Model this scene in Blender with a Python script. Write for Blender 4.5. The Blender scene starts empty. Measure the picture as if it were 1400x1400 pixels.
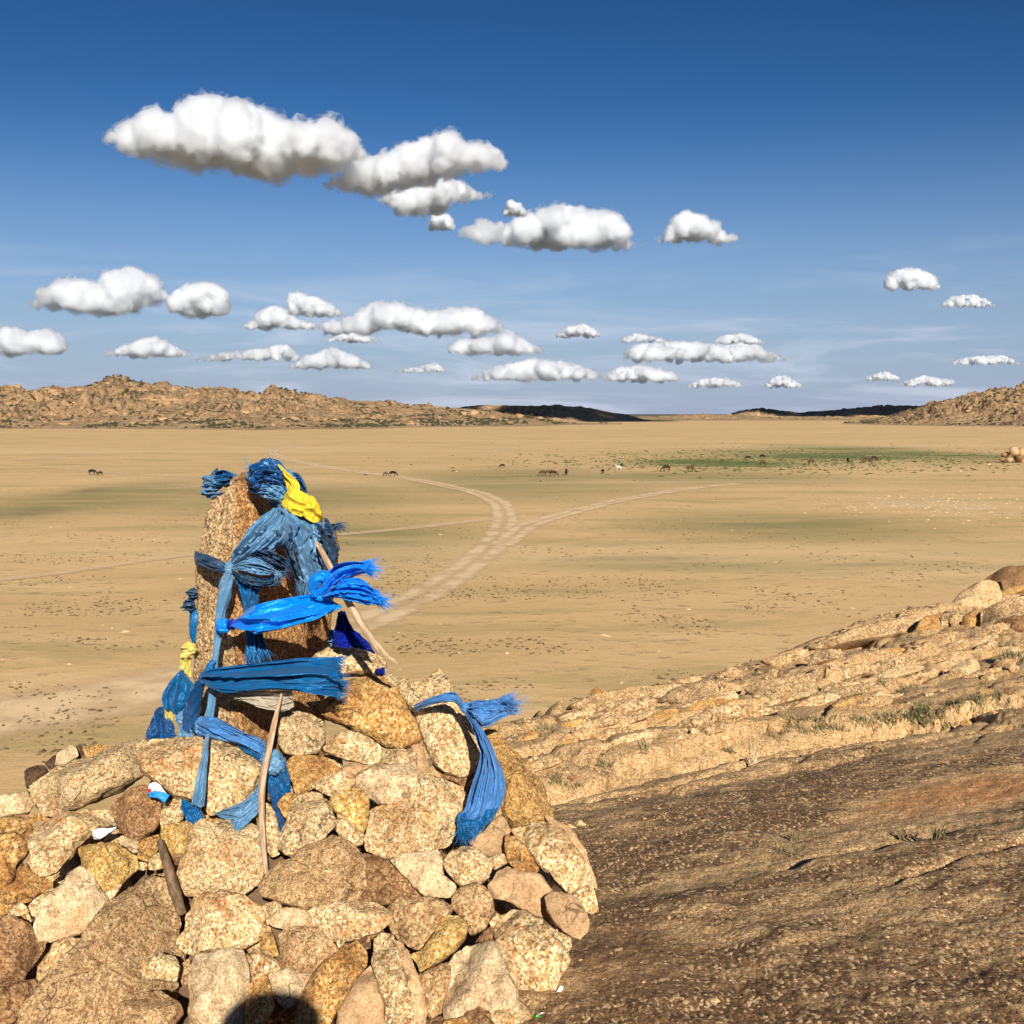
import bpy, bmesh, math, random
import numpy as np
from mathutils import Vector

# ------------------------------------------------------------------ camera, sky, sun
sc = bpy.context.scene
COL = sc.collection
F = 1501.0                      # focal length in pixels of a 1400 px wide picture
HORIZON = 566.0
TH = math.atan((700.0 - HORIZON) / F)
SUN_EL = math.radians(27.0)
SUN_AZ = math.radians(11.5)     # sun stands behind the viewer, a little to the right
PLAIN_Z = -19.0

cam_d = bpy.data.cameras.new('camera')
cam = bpy.data.objects.new('camera', cam_d)
COL.objects.link(cam)
cam.location = (0, 0, 0)
cam.rotation_euler = (math.pi / 2 - TH, 0, 0)
cam_d.sensor_width = 36.0
cam_d.lens = 36.0 * F / 1400.0
cam_d.clip_start = 0.05
cam_d.clip_end = 300000.0
sc.camera = cam

world = bpy.data.worlds.new('World')
sc.world = world
world.use_nodes = True
wn = world.node_tree
wn.nodes.clear()
def N(tree, typ, **kw):
    n = tree.nodes.new(typ)
    for k, v in kw.items():
        setattr(n, k, v)
    return n
sky = N(wn, 'ShaderNodeTexSky', sky_type='NISHITA', sun_disc=False)
sky.sun_elevation = SUN_EL
sky.sun_rotation = math.pi - SUN_AZ
sky.altitude = 1400.0
sky.air_density = 1.0
sky.dust_density = 0.2
sky.ozone_density = 1.6
# deeper, more saturated blue of thin mountain air
wpre = N(wn, 'ShaderNodeVectorMath', operation='SCALE'); wpre.inputs['Scale'].default_value = 0.1
wn.links.new(sky.outputs[0], wpre.inputs[0])
wgam = N(wn, 'ShaderNodeGamma'); wgam.inputs[1].default_value = 1.62
wn.links.new(wpre.outputs[0], wgam.inputs[0])
whs = N(wn, 'ShaderNodeHueSaturation'); whs.inputs['Saturation'].default_value = 1.12
hsv = N(wn, 'ShaderNodeVectorMath', operation='SCALE'); hsv.inputs['Scale'].default_value = 7.4
wn.links.new(wgam.outputs[0], whs.inputs['Color'])
wn.links.new(whs.outputs[0], hsv.inputs[0])
# thin veil of high cloud low over the horizon
tc = N(wn, 'ShaderNodeTexCoord')
sep = N(wn, 'ShaderNodeSeparateXYZ')
wn.links.new(tc.outputs['Generated'], sep.inputs[0])
mp = N(wn, 'ShaderNodeMapping')
mp.inputs['Scale'].default_value = (3.0, 3.0, 22.0)
mp.inputs['Location'].default_value = (0.35, 0.1, 0.4)
wn.links.new(tc.outputs['Generated'], mp.inputs['Vector'])
nz = N(wn, 'ShaderNodeTexNoise')
nz.inputs['Scale'].default_value = 1.6
nz.inputs['Detail'].default_value = 7.0
nz.inputs['Roughness'].default_value = 0.6
nz.inputs['Distortion'].default_value = 0.6
wn.links.new(mp.outputs[0], nz.inputs['Vector'])
rmp = N(wn, 'ShaderNodeMapRange', interpolation_type='SMOOTHSTEP')
rmp.inputs[1].default_value = 0.43; rmp.inputs[2].default_value = 0.72
rmp.inputs[3].default_value = 0.0; rmp.inputs[4].default_value = 1.0
wn.links.new(nz.outputs['Fac'], rmp.inputs[0])
band = N(wn, 'ShaderNodeMapRange', interpolation_type='SMOOTHSTEP')
band.inputs[1].default_value = 0.17; band.inputs[2].default_value = 0.03
band.inputs[3].default_value = 0.0; band.inputs[4].default_value = 0.58
wn.links.new(sep.outputs['Z'], band.inputs[0])
mul = N(wn, 'ShaderNodeMath', operation='MULTIPLY')
wn.links.new(rmp.outputs[0], mul.inputs[0]); wn.links.new(band.outputs[0], mul.inputs[1])
mixw = N(wn, 'ShaderNodeMix', data_type='RGBA')
wn.links.new(mul.outputs[0], mixw.inputs['Factor'])
mixw.inputs['B'].default_value = (6.0, 6.4, 7.6, 1)
low = N(wn, 'ShaderNodeMapRange', interpolation_type='SMOOTHSTEP')
low.inputs[1].default_value = 0.27; low.inputs[2].default_value = -0.02
low.inputs[3].default_value = 0.0; low.inputs[4].default_value = 0.95
wn.links.new(sep.outputs['Z'], low.inputs[0])
mixh = N(wn, 'ShaderNodeMix', data_type='RGBA')
wn.links.new(low.outputs[0], mixh.inputs['Factor'])
wn.links.new(hsv.outputs[0], mixh.inputs['A'])
wn.links.new(mixh.outputs['Result'], mixw.inputs['A'])
mixh.inputs['B'].default_value = (2.7, 3.35, 4.9, 1)
bg = N(wn, 'ShaderNodeBackground')
bg.inputs['Strength'].default_value = 0.074
wn.links.new(mixw.outputs['Result'], bg.inputs['Color'])
wo = N(wn, 'ShaderNodeOutputWorld')
wn.links.new(bg.outputs[0], wo.inputs['Surface'])

sun_d = bpy.data.lights.new('sun', 'SUN')
sun_d.energy = 5.0
sun_d.angle = math.radians(0.53)
sun_d.color = (1.0, 0.95, 0.86)
sun = bpy.data.objects.new('sun', sun_d)
COL.objects.link(sun)
TO_SUN = Vector((math.sin(SUN_AZ) * math.cos(SUN_EL), -math.cos(SUN_AZ) * math.cos(SUN_EL), math.sin(SUN_EL)))
sun.rotation_euler = TO_SUN.to_track_quat('Z', 'Y').to_euler()
sun.location = (20, -60, 40)

sc.view_settings.view_transform = 'Standard'
sc.view_settings.look = 'None'
sc.view_settings.exposure = 0.66
sc.view_settings.gamma = 1.0
sc.view_settings.use_curve_mapping = False
sc.render.engine = 'CYCLES'
cy = sc.cycles
cy.use_denoising = True
cy.max_bounces = 24
cy.diffuse_bounces = 4
cy.transparent_max_bounces = 16
cy.volume_bounces = 22
cy.use_adaptive_sampling = True

# ------------------------------------------------------------------ helpers
CT, ST = math.cos(TH), math.sin(TH)
def ray(px, py):
    u = (px - 700.0) / F; w = -(py - 700.0) / F
    return Vector((u, CT + ST * w, CT * w - ST))
def P(px, py, d):
    """point seen at a pixel of the 1400 px picture, d metres ahead"""
    r = ray(px, py)
    return r * (d / r.y)
def G(px, py, z=PLAIN_Z):
    r = ray(px, py)
    return r * (z / r.z)

def _h(ix, iy, iz, s):
    n = (ix.astype(np.int64) * 374761393 + iy.astype(np.int64) * 668265263 + iz.astype(np.int64) * 2147483647 + s * 1274126177) & 0xFFFFFFFF
    n = ((n ^ (n >> 13)) * 1274126177) & 0xFFFFFFFF
    n = ((n ^ (n >> 16)) * 2246822519) & 0xFFFFFFFF
    n = n ^ (n >> 15)
    return n.astype(np.float64) / 4294967295.0
def vnoise(p, s=0):
    p = np.asarray(p, dtype=np.float64)
    i = np.floor(p); f = p - i
    f = f * f * f * (f * (f * 6 - 15) + 10)
    i = i.astype(np.int64)
    out = 0
    for dx in (0, 1):
        wx = f[:, 0] if dx else 1 - f[:, 0]
        for dy in (0, 1):
            wy = f[:, 1] if dy else 1 - f[:, 1]
            for dz in (0, 1):
                wz = f[:, 2] if dz else 1 - f[:, 2]
                out = out + wx * wy * wz * _h(i[:, 0] + dx, i[:, 1] + dy, i[:, 2] + dz, s)
    return out * 2 - 1
def fbm(p, octv=4, s=0, gain=0.5, lac=2.03):
    p = np.asarray(p, dtype=np.float64)
    a, t, o = 1.0, 0.0, 0
    for k in range(octv):
        o = o + a * vnoise(p * (lac ** k) + 17.3 * k, s + k)
        t += a; a *= gain
    return o / t
def worley(p, s=0):
    """cell noise: nearest distance, second distance, random of the nearest cell"""
    p = np.asarray(p, dtype=np.float64)
    i = np.floor(p).astype(np.int64)
    f1 = np.full(len(p), 9e9); f2 = np.full(len(p), 9e9); cid = np.zeros(len(p))
    for dx in (-1, 0, 1):
        for dy in (-1, 0, 1):
            for dz in (-1, 0, 1):
                cx, cy_, cz = i[:, 0] + dx, i[:, 1] + dy, i[:, 2] + dz
                qx = cx + _h(cx, cy_, cz, s + 1); qy = cy_ + _h(cx, cy_, cz, s + 2); qz = cz + _h(cx, cy_, cz, s + 3)
                d = (p[:, 0] - qx) ** 2 + (p[:, 1] - qy) ** 2 + (p[:, 2] - qz) ** 2
                near = d < f1
                f2 = np.where(near, f1, np.minimum(f2, d))
                cid = np.where(near, _h(cx, cy_, cz, s + 4), cid)
                f1 = np.where(near, d, f1)
    return np.sqrt(f1), np.sqrt(f2), cid

def mesh_obj(name, verts, faces, mat=None, parent=None, loc=(0, 0, 0), smooth=True):
    me = bpy.data.meshes.new(name)
    me.from_pydata([tuple(v) for v in verts], [], [tuple(f) for f in faces])
    if smooth:
        me.shade_smooth()
    me.update()
    o = bpy.data.objects.new(name, me)
    if mat:
        me.materials.append(mat)
    COL.objects.link(o)
    o.location = loc
    if parent is not None:
        o.parent = parent
    return o
def grid_obj(name, pts, mat, flip=False, **kw):
    """pts: array (rows, cols, 3) -> one sheet"""
    r, c = pts.shape[:2]
    idx = np.arange(r * c).reshape(r, c)
    a, b, d, e = idx[:-1, :-1].ravel(), idx[:-1, 1:].ravel(), idx[1:, 1:].ravel(), idx[1:, :-1].ravel()
    q = np.stack([a, e, d, b] if flip else [a, b, d, e], 1).astype(np.int32)
    v = pts.reshape(-1, 3).astype(np.float32)
    me = bpy.data.meshes.new(name)
    me.vertices.add(len(v)); me.vertices.foreach_set('co', v.ravel())
    me.loops.add(q.size); me.loops.foreach_set('vertex_index', q.ravel())
    me.polygons.add(len(q)); me.polygons.foreach_set('loop_start', np.arange(0, q.size, 4, dtype=np.int32))
    me.update(calc_edges=True); me.validate()
    me.shade_smooth()
    me.materials.append(mat)
    o = bpy.data.objects.new(name, me)
    COL.objects.link(o)
    for k, v_ in kw.items():
        o[k] = v_
    return o
def tag(o, label, cat, group=None):
    o['label'] = label; o['category'] = cat
    if group:
        o['group'] = group
    return o
def empty(name, loc=(0, 0, 0)):
    o = bpy.data.objects.new(name, None)
    o.empty_display_size = 0.1
    o.location = loc
    COL.objects.link(o)
    return o
def place(o, parent):
    o.parent = parent
    o.matrix_parent_inverse = parent.matrix_world.inverted() if False else __import__('mathutils').Matrix.Translation(-parent.location)

# ------------------------------------------------------------------ materials
def new_mat(name):
    m = bpy.data.materials.new(name)
    m.use_nodes = True
    t = m.node_tree
    t.nodes.clear()
    out = N(t, 'ShaderNodeOutputMaterial')
    b = N(t, 'ShaderNodeBsdfPrincipled')
    b.inputs['Specular IOR Level'].default_value = 0.25
    b.inputs['Roughness'].default_value = 0.9
    t.links.new(b.outputs[0], out.inputs['Surface'])
    return m, t, b, out
def noise(t, vec, scale, detail=4, rough=0.55, dist=0.0):
    n = N(t, 'ShaderNodeTexNoise')
    n.inputs['Scale'].default_value = scale
    n.inputs['Detail'].default_value = detail
    n.inputs['Roughness'].default_value = rough
    n.inputs['Distortion'].default_value = dist
    if vec is not None:
        t.links.new(vec, n.inputs['Vector'])
    return n.outputs['Fac']
def smooth(t, val, a, b, lo=0.0, hi=1.0):
    r = N(t, 'ShaderNodeMapRange', interpolation_type='SMOOTHSTEP')
    r.inputs[1].default_value = a; r.inputs[2].default_value = b
    r.inputs[3].default_value = lo; r.inputs[4].default_value = hi
    t.links.new(val, r.inputs[0])
    return r.outputs[0]
def math_(t, op, a, b=None):
    m = N(t, 'ShaderNodeMath', operation=op)
    for k, v in enumerate((a, b)):
        if v is None:
            continue
        if isinstance(v, (int, float)):
            m.inputs[k].default_value = v
        else:
            t.links.new(v, m.inputs[k])
    return m.outputs[0]
def mix(t, fac, a, b, mode='MIX'):
    m = N(t, 'ShaderNodeMix', data_type='RGBA', blend_type=mode)
    for key, v in (('Factor', fac), ('A', a), ('B', b)):
        s = m.inputs[key]
        if isinstance(v, (int, float)):
            s.default_value = v
        elif isinstance(v, tuple):
            s.default_value = (*v[:3], 1)
        else:
            t.links.new(v, s)
    return m.outputs['Result']
def ramp(t, val, stops, interp='LINEAR'):
    r = N(t, 'ShaderNodeValToRGB')
    r.color_ramp.interpolation = interp
    e = r.color_ramp.elements
    while len(e) < len(stops):
        e.new(0.5)
    for k, (p, c) in enumerate(stops):
        e[k].position = p
        e[k].color = (*c, 1)
    t.links.new(val, r.inputs[0])
    return r.outputs[0]
def mapping(t, vec, scale=(1, 1, 1), loc=(0, 0, 0), rot=(0, 0, 0)):
    m = N(t, 'ShaderNodeMapping')
    m.inputs['Scale'].default_value = scale
    m.inputs['Location'].default_value = loc
    m.inputs['Rotation'].default_value = rot
    t.links.new(vec, m.inputs['Vector'])
    return m.outputs[0]
def blob(t, vec, cx, cy_, rx, ry, rot=0.0, soft=0.55):
    """1 inside an ellipse on the ground (metres), fading to 0 outside"""
    a = mapping(t, vec, loc=(-cx, -cy_, 0))
    if rot:
        a = mapping(t, a, rot=(0, 0, -rot))
    a = mapping(t, a, scale=(1.0 / rx, 1.0 / ry, 0.0))
    l = N(t, 'ShaderNodeVectorMath', operation='LENGTH')
    t.links.new(a, l.inputs[0])
    return smooth(t, l.outputs['Value'], 1.0, 1.0 - soft)
def bump(t, height, strength, dist, b, normal=None):
    n = N(t, 'ShaderNodeBump')
    n.inputs['Strength'].default_value = strength
    n.inputs['Distance'].default_value = dist
    t.links.new(height, n.inputs['Height'])
    if normal is not None:
        t.links.new(normal, n.inputs['Normal'])
    if b is not None:
        t.links.new(n.outputs[0], b.inputs['Normal'])
    return n.outputs[0]
# ------------------------------------------------------------------ materials of the place
def granite(name, crystals, stain, dark=(0.05, 0.03, 0.018), scale=115.0, stain_amt=0.6, speck=0.5, bmp=0.8, lichen=0.0, varnish=0.0, side=None):
    m, t, b, out = new_mat(name)
    tc = N(t, 'ShaderNodeTexCoord')
    oi = N(t, 'ShaderNodeObjectInfo')
    off = N(t, 'ShaderNodeVectorMath', operation='SCALE')
    off.inputs[0].default_value = (31.0, 17.0, 23.0)
    t.links.new(oi.outputs['Random'], off.inputs['Scale'])
    ad = N(t, 'ShaderNodeVectorMath', operation='ADD')
    t.links.new(tc.outputs['Object'], ad.inputs[0]); t.links.new(off.outputs[0], ad.inputs[1])
    vs = N(t, 'ShaderNodeVectorMath', operation='SCALE')
    t.links.new(ad.outputs[0], vs.inputs[0])
    t.links.new(math_(t, 'ADD', 0.72, math_(t, 'MULTIPLY', math_(t, 'FRACT', math_(t, 'MULTIPLY', oi.outputs['Random'], 7.31)), 0.7)), vs.inputs['Scale'])
    vec = vs.outputs[0]
    warp = N(t, 'ShaderNodeTexNoise'); warp.inputs['Scale'].default_value = scale * 0.8
    t.links.new(vec, warp.inputs['Vector'])
    wv = N(t, 'ShaderNodeVectorMath', operation='MULTIPLY_ADD')
    t.links.new(warp.outputs['Color'], wv.inputs[0])
    wv.inputs[1].default_value = (0.9 / scale,) * 3
    t.links.new(vec, wv.inputs[2])
    def vor(sc_):
        v = N(t, 'ShaderNodeTexVoronoi'); v.inputs['Scale'].default_value = sc_
        t.links.new(wv.outputs[0], v.inputs['Vector'])
        s = N(t, 'ShaderNodeSeparateColor'); t.links.new(v.outputs['Color'], s.inputs[0])
        return v, s
    v1, s1 = vor(scale)
    v2, s2 = vor(scale * 1.9)
    n = len(crystals)
    c1 = ramp(t, s1.outputs[0], [(k / n, c) for k, c in enumerate(crystals)], 'CONSTANT')
    c2 = ramp(t, s2.outputs[1], [(k / n, c) for k, c in enumerate(reversed(crystals))], 'CONSTANT')
    c = mix(t, 0.42, c1, c2)
    big = noise(t, vec, 5.5, 5, 0.6, 0.3)
    med = noise(t, vec, 28.0, 4, 0.6)
    # stain: iron-brown weathering in patches
    k = math_(t, 'ADD', big, math_(t, 'MULTIPLY', math_(t, 'SUBTRACT', oi.outputs['Random'], 0.5), 0.16))
    c = mix(t, smooth(t, k, 0.46, 0.72, 0.0, stain_amt), c, mix(t, 0.35, stain, c, 'MULTIPLY'))
    if lichen:
        ln = noise(t, vec, 11.0, 6, 0.68, 0.4)
        c = mix(t, smooth(t, ln, 0.60, 0.66, 0.0, lichen), c, (0.46, 0.14, 0.03))
        ln2 = noise(t, mapping(t, vec, loc=(4, 2, 9)), 14.0, 6, 0.7, 0.5)
        c = mix(t, smooth(t, ln2, 0.58, 0.64, 0.0, lichen * 0.8), c, (0.64, 0.52, 0.36))
    if varnish:
        vn = noise(t, mapping(t, vec, loc=(9, 5, 1)), 7.0, 6, 0.65, 0.4)
        c = mix(t, smooth(t, vn, 0.44, 0.66, 0.0, varnish), c, (0.085, 0.050, 0.028))
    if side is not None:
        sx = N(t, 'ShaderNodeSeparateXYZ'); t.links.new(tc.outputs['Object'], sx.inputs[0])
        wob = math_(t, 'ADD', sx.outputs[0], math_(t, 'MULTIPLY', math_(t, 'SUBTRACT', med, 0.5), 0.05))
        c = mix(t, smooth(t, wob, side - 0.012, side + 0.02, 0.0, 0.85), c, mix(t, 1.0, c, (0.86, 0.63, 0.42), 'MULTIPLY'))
    # hairline cracks
    ck = N(t, 'ShaderNodeTexVoronoi', feature='DISTANCE_TO_EDGE'); ck.inputs['Scale'].default_value = 6.5
    wv2 = N(t, 'ShaderNodeVectorMath', operation='MULTIPLY_ADD')
    wn2 = N(t, 'ShaderNodeTexNoise'); wn2.inputs['Scale'].default_value = 12.0; wn2.inputs['Detail'].default_value = 5.0
    t.links.new(vec, wn2.inputs['Vector']); t.links.new(wn2.outputs['Color'], wv2.inputs[0])
    wv2.inputs[1].default_value = (0.16, 0.16, 0.16); t.links.new(vec, wv2.inputs[2])
    t.links.new(wv2.outputs[0], ck.inputs['Vector'])
    crack = math_(t, 'MULTIPLY', smooth(t, ck.outputs['Distance'], 0.030, 0.006), smooth(t, noise(t, mapping(t, vec, loc=(3, 8, 2)), 4.0, 3, 0.6), 0.52, 0.62))
    c = mix(t, math_(t, 'MULTIPLY', crack, 0.6), c, dark)
    # dark mica specks and pits between the crystals
    sp = smooth(t, s2.outputs[2], 0.76, 0.90, 0.0, min(1.0, speck * 1.2))
    c = mix(t, sp, c, dark)
    edge = smooth(t, v1.outputs['Distance'], 0.42, 0.75, 0.0, 0.45)
    c = mix(t, edge, c, mix(t, 1.0, c, (0.42, 0.30, 0.20), 'MULTIPLY'))
    c = mix(t, 1.0, c, ramp(t, med, [(0.28, (0.58, 0.53, 0.48)), (0.48, (0.95, 0.93, 0.90)), (0.72, (1.18, 1.18, 1.18))]), 'MULTIPLY')
    rv = ramp(t, oi.outputs['Random'], [(0.0, (0.84, 0.82, 0.80)), (0.5, (1.0, 0.97, 0.93)), (1.0, (1.08, 1.08, 1.08))])
    c = mix(t, 1.0, c, rv, 'MULTIPLY')
    t.links.new(c, b.inputs['Base Color'])
    h = math_(t, 'ADD', math_(t, 'MULTIPLY', v1.outputs['Distance'], -0.7), math_(t, 'MULTIPLY', s1.outputs[1], 0.8))
    h = math_(t, 'ADD', h, math_(t, 'MULTIPLY', s2.outputs[0], 0.35))
    h2 = noise(t, vec, 34.0, 6, 0.65)
    h2 = math_(t, 'SUBTRACT', h2, math_(t, 'MULTIPLY', crack, 0.5))
    n1 = bump(t, h2, 0.9 * bmp, 0.022, None)
    bump(t, h, 0.75 * bmp, 0.30 / scale, b, n1)
    b.inputs['Roughness'].default_value = 0.85
    return m
CR_CREAM = [(0.66, 0.48, 0.23), (0.76, 0.61, 0.36), (0.54, 0.32, 0.12), (0.74, 0.60, 0.37), (0.26, 0.13, 0.05), (0.80, 0.68, 0.44), (0.56, 0.39, 0.18)]
CR_PINK = [(0.52, 0.335, 0.155), (0.62, 0.44, 0.23), (0.42, 0.235, 0.10), (0.68, 0.51, 0.285), (0.25, 0.13, 0.052), (0.58, 0.385, 0.185)]
CR_OCHRE = [(0.58, 0.35, 0.11), (0.64, 0.43, 0.17), (0.44, 0.22, 0.055), (0.66, 0.48, 0.24), (0.30, 0.14, 0.035), (0.54, 0.30, 0.09)]
CR_BROWN = [(0.34, 0.18, 0.075), (0.42, 0.25, 0.12), (0.22, 0.105, 0.04), (0.50, 0.33, 0.17), (0.13, 0.065, 0.028), (0.36, 0.20, 0.09)]
CR_PALE = [(0.70, 0.54, 0.33), (0.64, 0.47, 0.27), (0.75, 0.60, 0.39), (0.55, 0.38, 0.21), (0.70, 0.55, 0.34)]
CR_TAN = [(0.48, 0.31, 0.16), (0.52, 0.35, 0.19), (0.45, 0.28, 0.14), (0.55, 0.38, 0.22)]
CR_YEL = [(0.64, 0.43, 0.13), (0.70, 0.52, 0.20), (0.50, 0.28, 0.055), (0.72, 0.57, 0.30), (0.40, 0.20, 0.045)]
ROCK = {
 'C': granite('granite_cream', CR_CREAM, (0.46, 0.24, 0.085), speck=0.5, stain_amt=0.65, lichen=0.45),
 'P': granite('granite_pink', CR_PINK, (0.30, 0.15, 0.065), speck=0.5, stain_amt=0.7, scale=125, lichen=0.2),
 'O': granite('granite_ochre', CR_OCHRE, (0.32, 0.13, 0.035), speck=0.55, stain_amt=0.7),
 'B': granite('granite_brown', CR_BROWN, (0.16, 0.08, 0.035), speck=0.5, stain_amt=0.7, scale=120),
 'W': granite('granite_pale', CR_PALE, (0.44, 0.26, 0.12), speck=0.35, stain_amt=0.7, scale=140, bmp=0.6),
 'T': granite('sandstone_tan', CR_TAN, (0.36, 0.21, 0.10), speck=0.12, stain_amt=0.4, scale=180, bmp=0.35),
 'Y': granite('granite_yellow', CR_YEL, (0.36, 0.15, 0.03), speck=0.45, stain_amt=0.6),
 'D': granite('granite_dark', [(0.10, 0.055, 0.03), (0.14, 0.08, 0.045), (0.07, 0.04, 0.022)], (0.06, 0.035, 0.02), speck=0.3),
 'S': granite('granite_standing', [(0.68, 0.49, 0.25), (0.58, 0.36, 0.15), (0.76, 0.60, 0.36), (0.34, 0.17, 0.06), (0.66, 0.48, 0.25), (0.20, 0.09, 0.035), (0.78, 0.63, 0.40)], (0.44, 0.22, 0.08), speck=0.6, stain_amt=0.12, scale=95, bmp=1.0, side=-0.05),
 'R': granite('granite_shelf', [(0.60, 0.42, 0.21), (0.70, 0.52, 0.29), (0.46, 0.28, 0.125), (0.72, 0.55, 0.32), (0.28, 0.15, 0.065)], (0.42, 0.24, 0.10), speck=0.5, stain_amt=0.5, scale=70, varnish=0.4),
}

# ------------------------------------------------------------------ near hilltop: bedrock shelf falling to the plain
RIM = [(-60, -14), (-12, -2.5), (-6, 2.2), (-3.2, 4.6), (-1.5, 6.8), (0, 9.0), (2.0, 11.8), (4.5, 15.0), (7.2, 18.6), (10.3, 22.0), (16, 26.5), (30, 34), (70, 48)]
RX = np.array([p[0] for p in RIM], float); RY = np.array([p[1] for p in RIM], float)
def hill_height(x, y, detail=True):
    x = np.asarray(x, float); y = np.asarray(y, float)
    xc = np.clip(x, -4, 16)
    base = -1.60 + 0.10 * xc - 0.155 * (np.clip(y, -3, 60) - 2.8) + 0.0042 * np.clip(xc, 0, 99) ** 2
    p = np.stack([x, y, np.zeros_like(x)], 1)
    wob = fbm(p * 0.22 + 5, 3, 3)
    s = (y - (np.interp(x, RX, RY) + wob * 0.7)) * 0.62 - 0.9
    drop = 0.75 * np.log1p(np.exp(np.clip(s * 1.6, -30, 30))) / 1.6 + 0.35 * np.clip(s - 1, 0, 9)
    z = base - drop - 0.32 * np.clip((x - 6.6) / 1.6, 0, 1) * np.clip((y - 13) / 3, 0, 1) + 0.10 * np.clip((y - 6.0) / 3.0, 0, 1)
    if detail:
        near = np.clip((y - 5.2 - 0.25 * x) / 1.6, 0, 1)
        z = z + fbm(p * 0.5, 3, 21) * (0.035 + 0.05 * near)
        # slabs of granite dipping with the slope, broken at joints
        w_ = 0.16 * np.stack([fbm(p * 0.9, 3, 31), fbm(p * 0.9 + 9, 3, 32), np.zeros_like(x)], 1)
        for (ax, ay, sh, amp_, jd, sd) in ((0.22, 0.50, 0.55, 0.26, 0.14, 5), (0.55, 1.25, 0.45, 0.13, 0.07, 8), (1.3, 2.6, 0.5, 0.05, 0.03, 14)):
            q = np.stack([x * ax + 0.35 * ax * y, (y - sh * x) * ay, np.zeros_like(x)], 1) + w_ * (1 if ay < 2 else 1.6)
            f1, f2, cid = worley(q, sd)
            tilt = ((cid * 7.3) % 1.0 - 0.5) * (q[:, 1] - np.floor(q[:, 1]) - 0.5) + ((cid * 13.7) % 1.0 - 0.5) * (q[:, 0] - np.floor(q[:, 0]) - 0.5)
            joint = np.clip(1 - (f2 - f1) / 0.07, 0, 1)
            z = z + near * (amp_ * (cid - 0.5) - jd * joint ** 2)
        # step where the dark slab at the viewer's feet ends, and a crack in it
        line = y - (6.1 + 0.42 * x + 0.25 * fbm(p * 1.1 + 2, 3, 51))
        z = z - 0.10 / (1 + np.exp(-line * 9))
        line3 = y - (2.75 + 0.62 * x + 0.2 * fbm(p * 1.3 + 14, 4, 53))
        z = z - 0.020 * np.exp(-(line3 / 0.016) ** 2) * np.clip(fbm(p * 1.2 + 30, 3, 54) * 4, 0, 1)
        line2 = y - (3.62 + 0.38 * x + 0.16 * fbm(p * 1.6 + 4, 3, 52))
        z = z - 0.045 / (1 + np.exp(-line2 * 16)) - 0.03 * np.exp(-(line2 / 0.05) ** 2) * np.clip(0.4 + fbm(p * 1.5 + 40, 3, 55) * 3, 0, 1)
        z = z + fbm(p * 5.0, 4, 61) * 0.018 + fbm(p * 17.0, 3, 62) * 0.007 + fbm(p * 60.0, 2, 63) * 0.0035
    return z
def hill_hit(px, py):
    """distance ahead at which the line of sight through a pixel meets the hilltop"""
    r = ray(px, py)
    ys = np.geomspace(1.8, 42, 420)
    z = hill_height(r.x / r.y * ys, ys, True)
    below = np.nonzero(r.z / r.y * ys < z)[0]
    return float(ys[below[0]]) if len(below) else 24.0

m, t, b, out = new_mat('bedrock_granite')
tc = N(t, 'ShaderNodeTexCoord')
vec = tc.outputs['Object']
warp = N(t, 'ShaderNodeTexNoise'); warp.inputs['Scale'].default_value = 40.0
t.links.new(vec, warp.inputs['Vector'])
wv = N(t, 'ShaderNodeVectorMath', operation='MULTIPLY_ADD')
t.links.new(warp.outputs['Color'], wv.inputs[0]); wv.inputs[1].default_value = (0.016,) * 3; t.links.new(mapping(t, vec, scale=(1.0, 0.5, 1.0)), wv.inputs[2])
def vor_(sc_):
    v = N(t, 'ShaderNodeTexVoronoi'); v.inputs['Scale'].default_value = sc_
    t.links.new(wv.outputs[0], v.inputs['Vector'])
    s = N(t, 'ShaderNodeSeparateColor'); t.links.new(v.outputs['Color'], s.inputs[0])
    return v, s
v1, s1 = vor_(105.0); v2, s2 = vor_(210.0); v3, s3 = vor_(58.0)
fresh = mix(t, 0.4, ramp(t, s1.outputs[0], [(0, (0.64, 0.44, 0.22)), (.2, (0.76, 0.58, 0.34)), (.4, (0.52, 0.32, 0.145)), (.6, (0.72, 0.54, 0.31)), (.84, (0.32, 0.17, 0.07))], 'CONSTANT'),
            ramp(t, s2.outputs[0], [(0, (0.58, 0.39, 0.19)), (.3, (0.72, 0.54, 0.31)), (.55, (0.36, 0.20, 0.085)), (.8, (0.66, 0.48, 0.26))], 'CONSTANT'))
varn = ramp(t, s1.outputs[1], [(0, (0.15, 0.083, 0.040)), (.26, (0.21, 0.120, 0.058)), (.48, (0.075, 0.040, 0.020)), (.64, (0.30, 0.180, 0.085)), (.86, (0.74, 0.55, 0.32))], 'CONSTANT')
big = noise(t, mapping(t, vec, scale=(1.0, 1.7, 1), rot=(0, 0, 0.35)), 0.8, 6, 0.62, 0.5)
med = noise(t, mapping(t, vec, scale=(1.0, 2.2, 1), rot=(0, 0, 0.35)), 3.2, 6, 0.66, 0.3)
fine = noise(t, vec, 14.0, 5, 0.65)
var_f = math_(t, 'ADD', math_(t, 'ADD', math_(t, 'MULTIPLY', big, 0.42), math_(t, 'MULTIPLY', med, 0.36)), math_(t, 'MULTIPLY', fine, 0.22))
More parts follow.
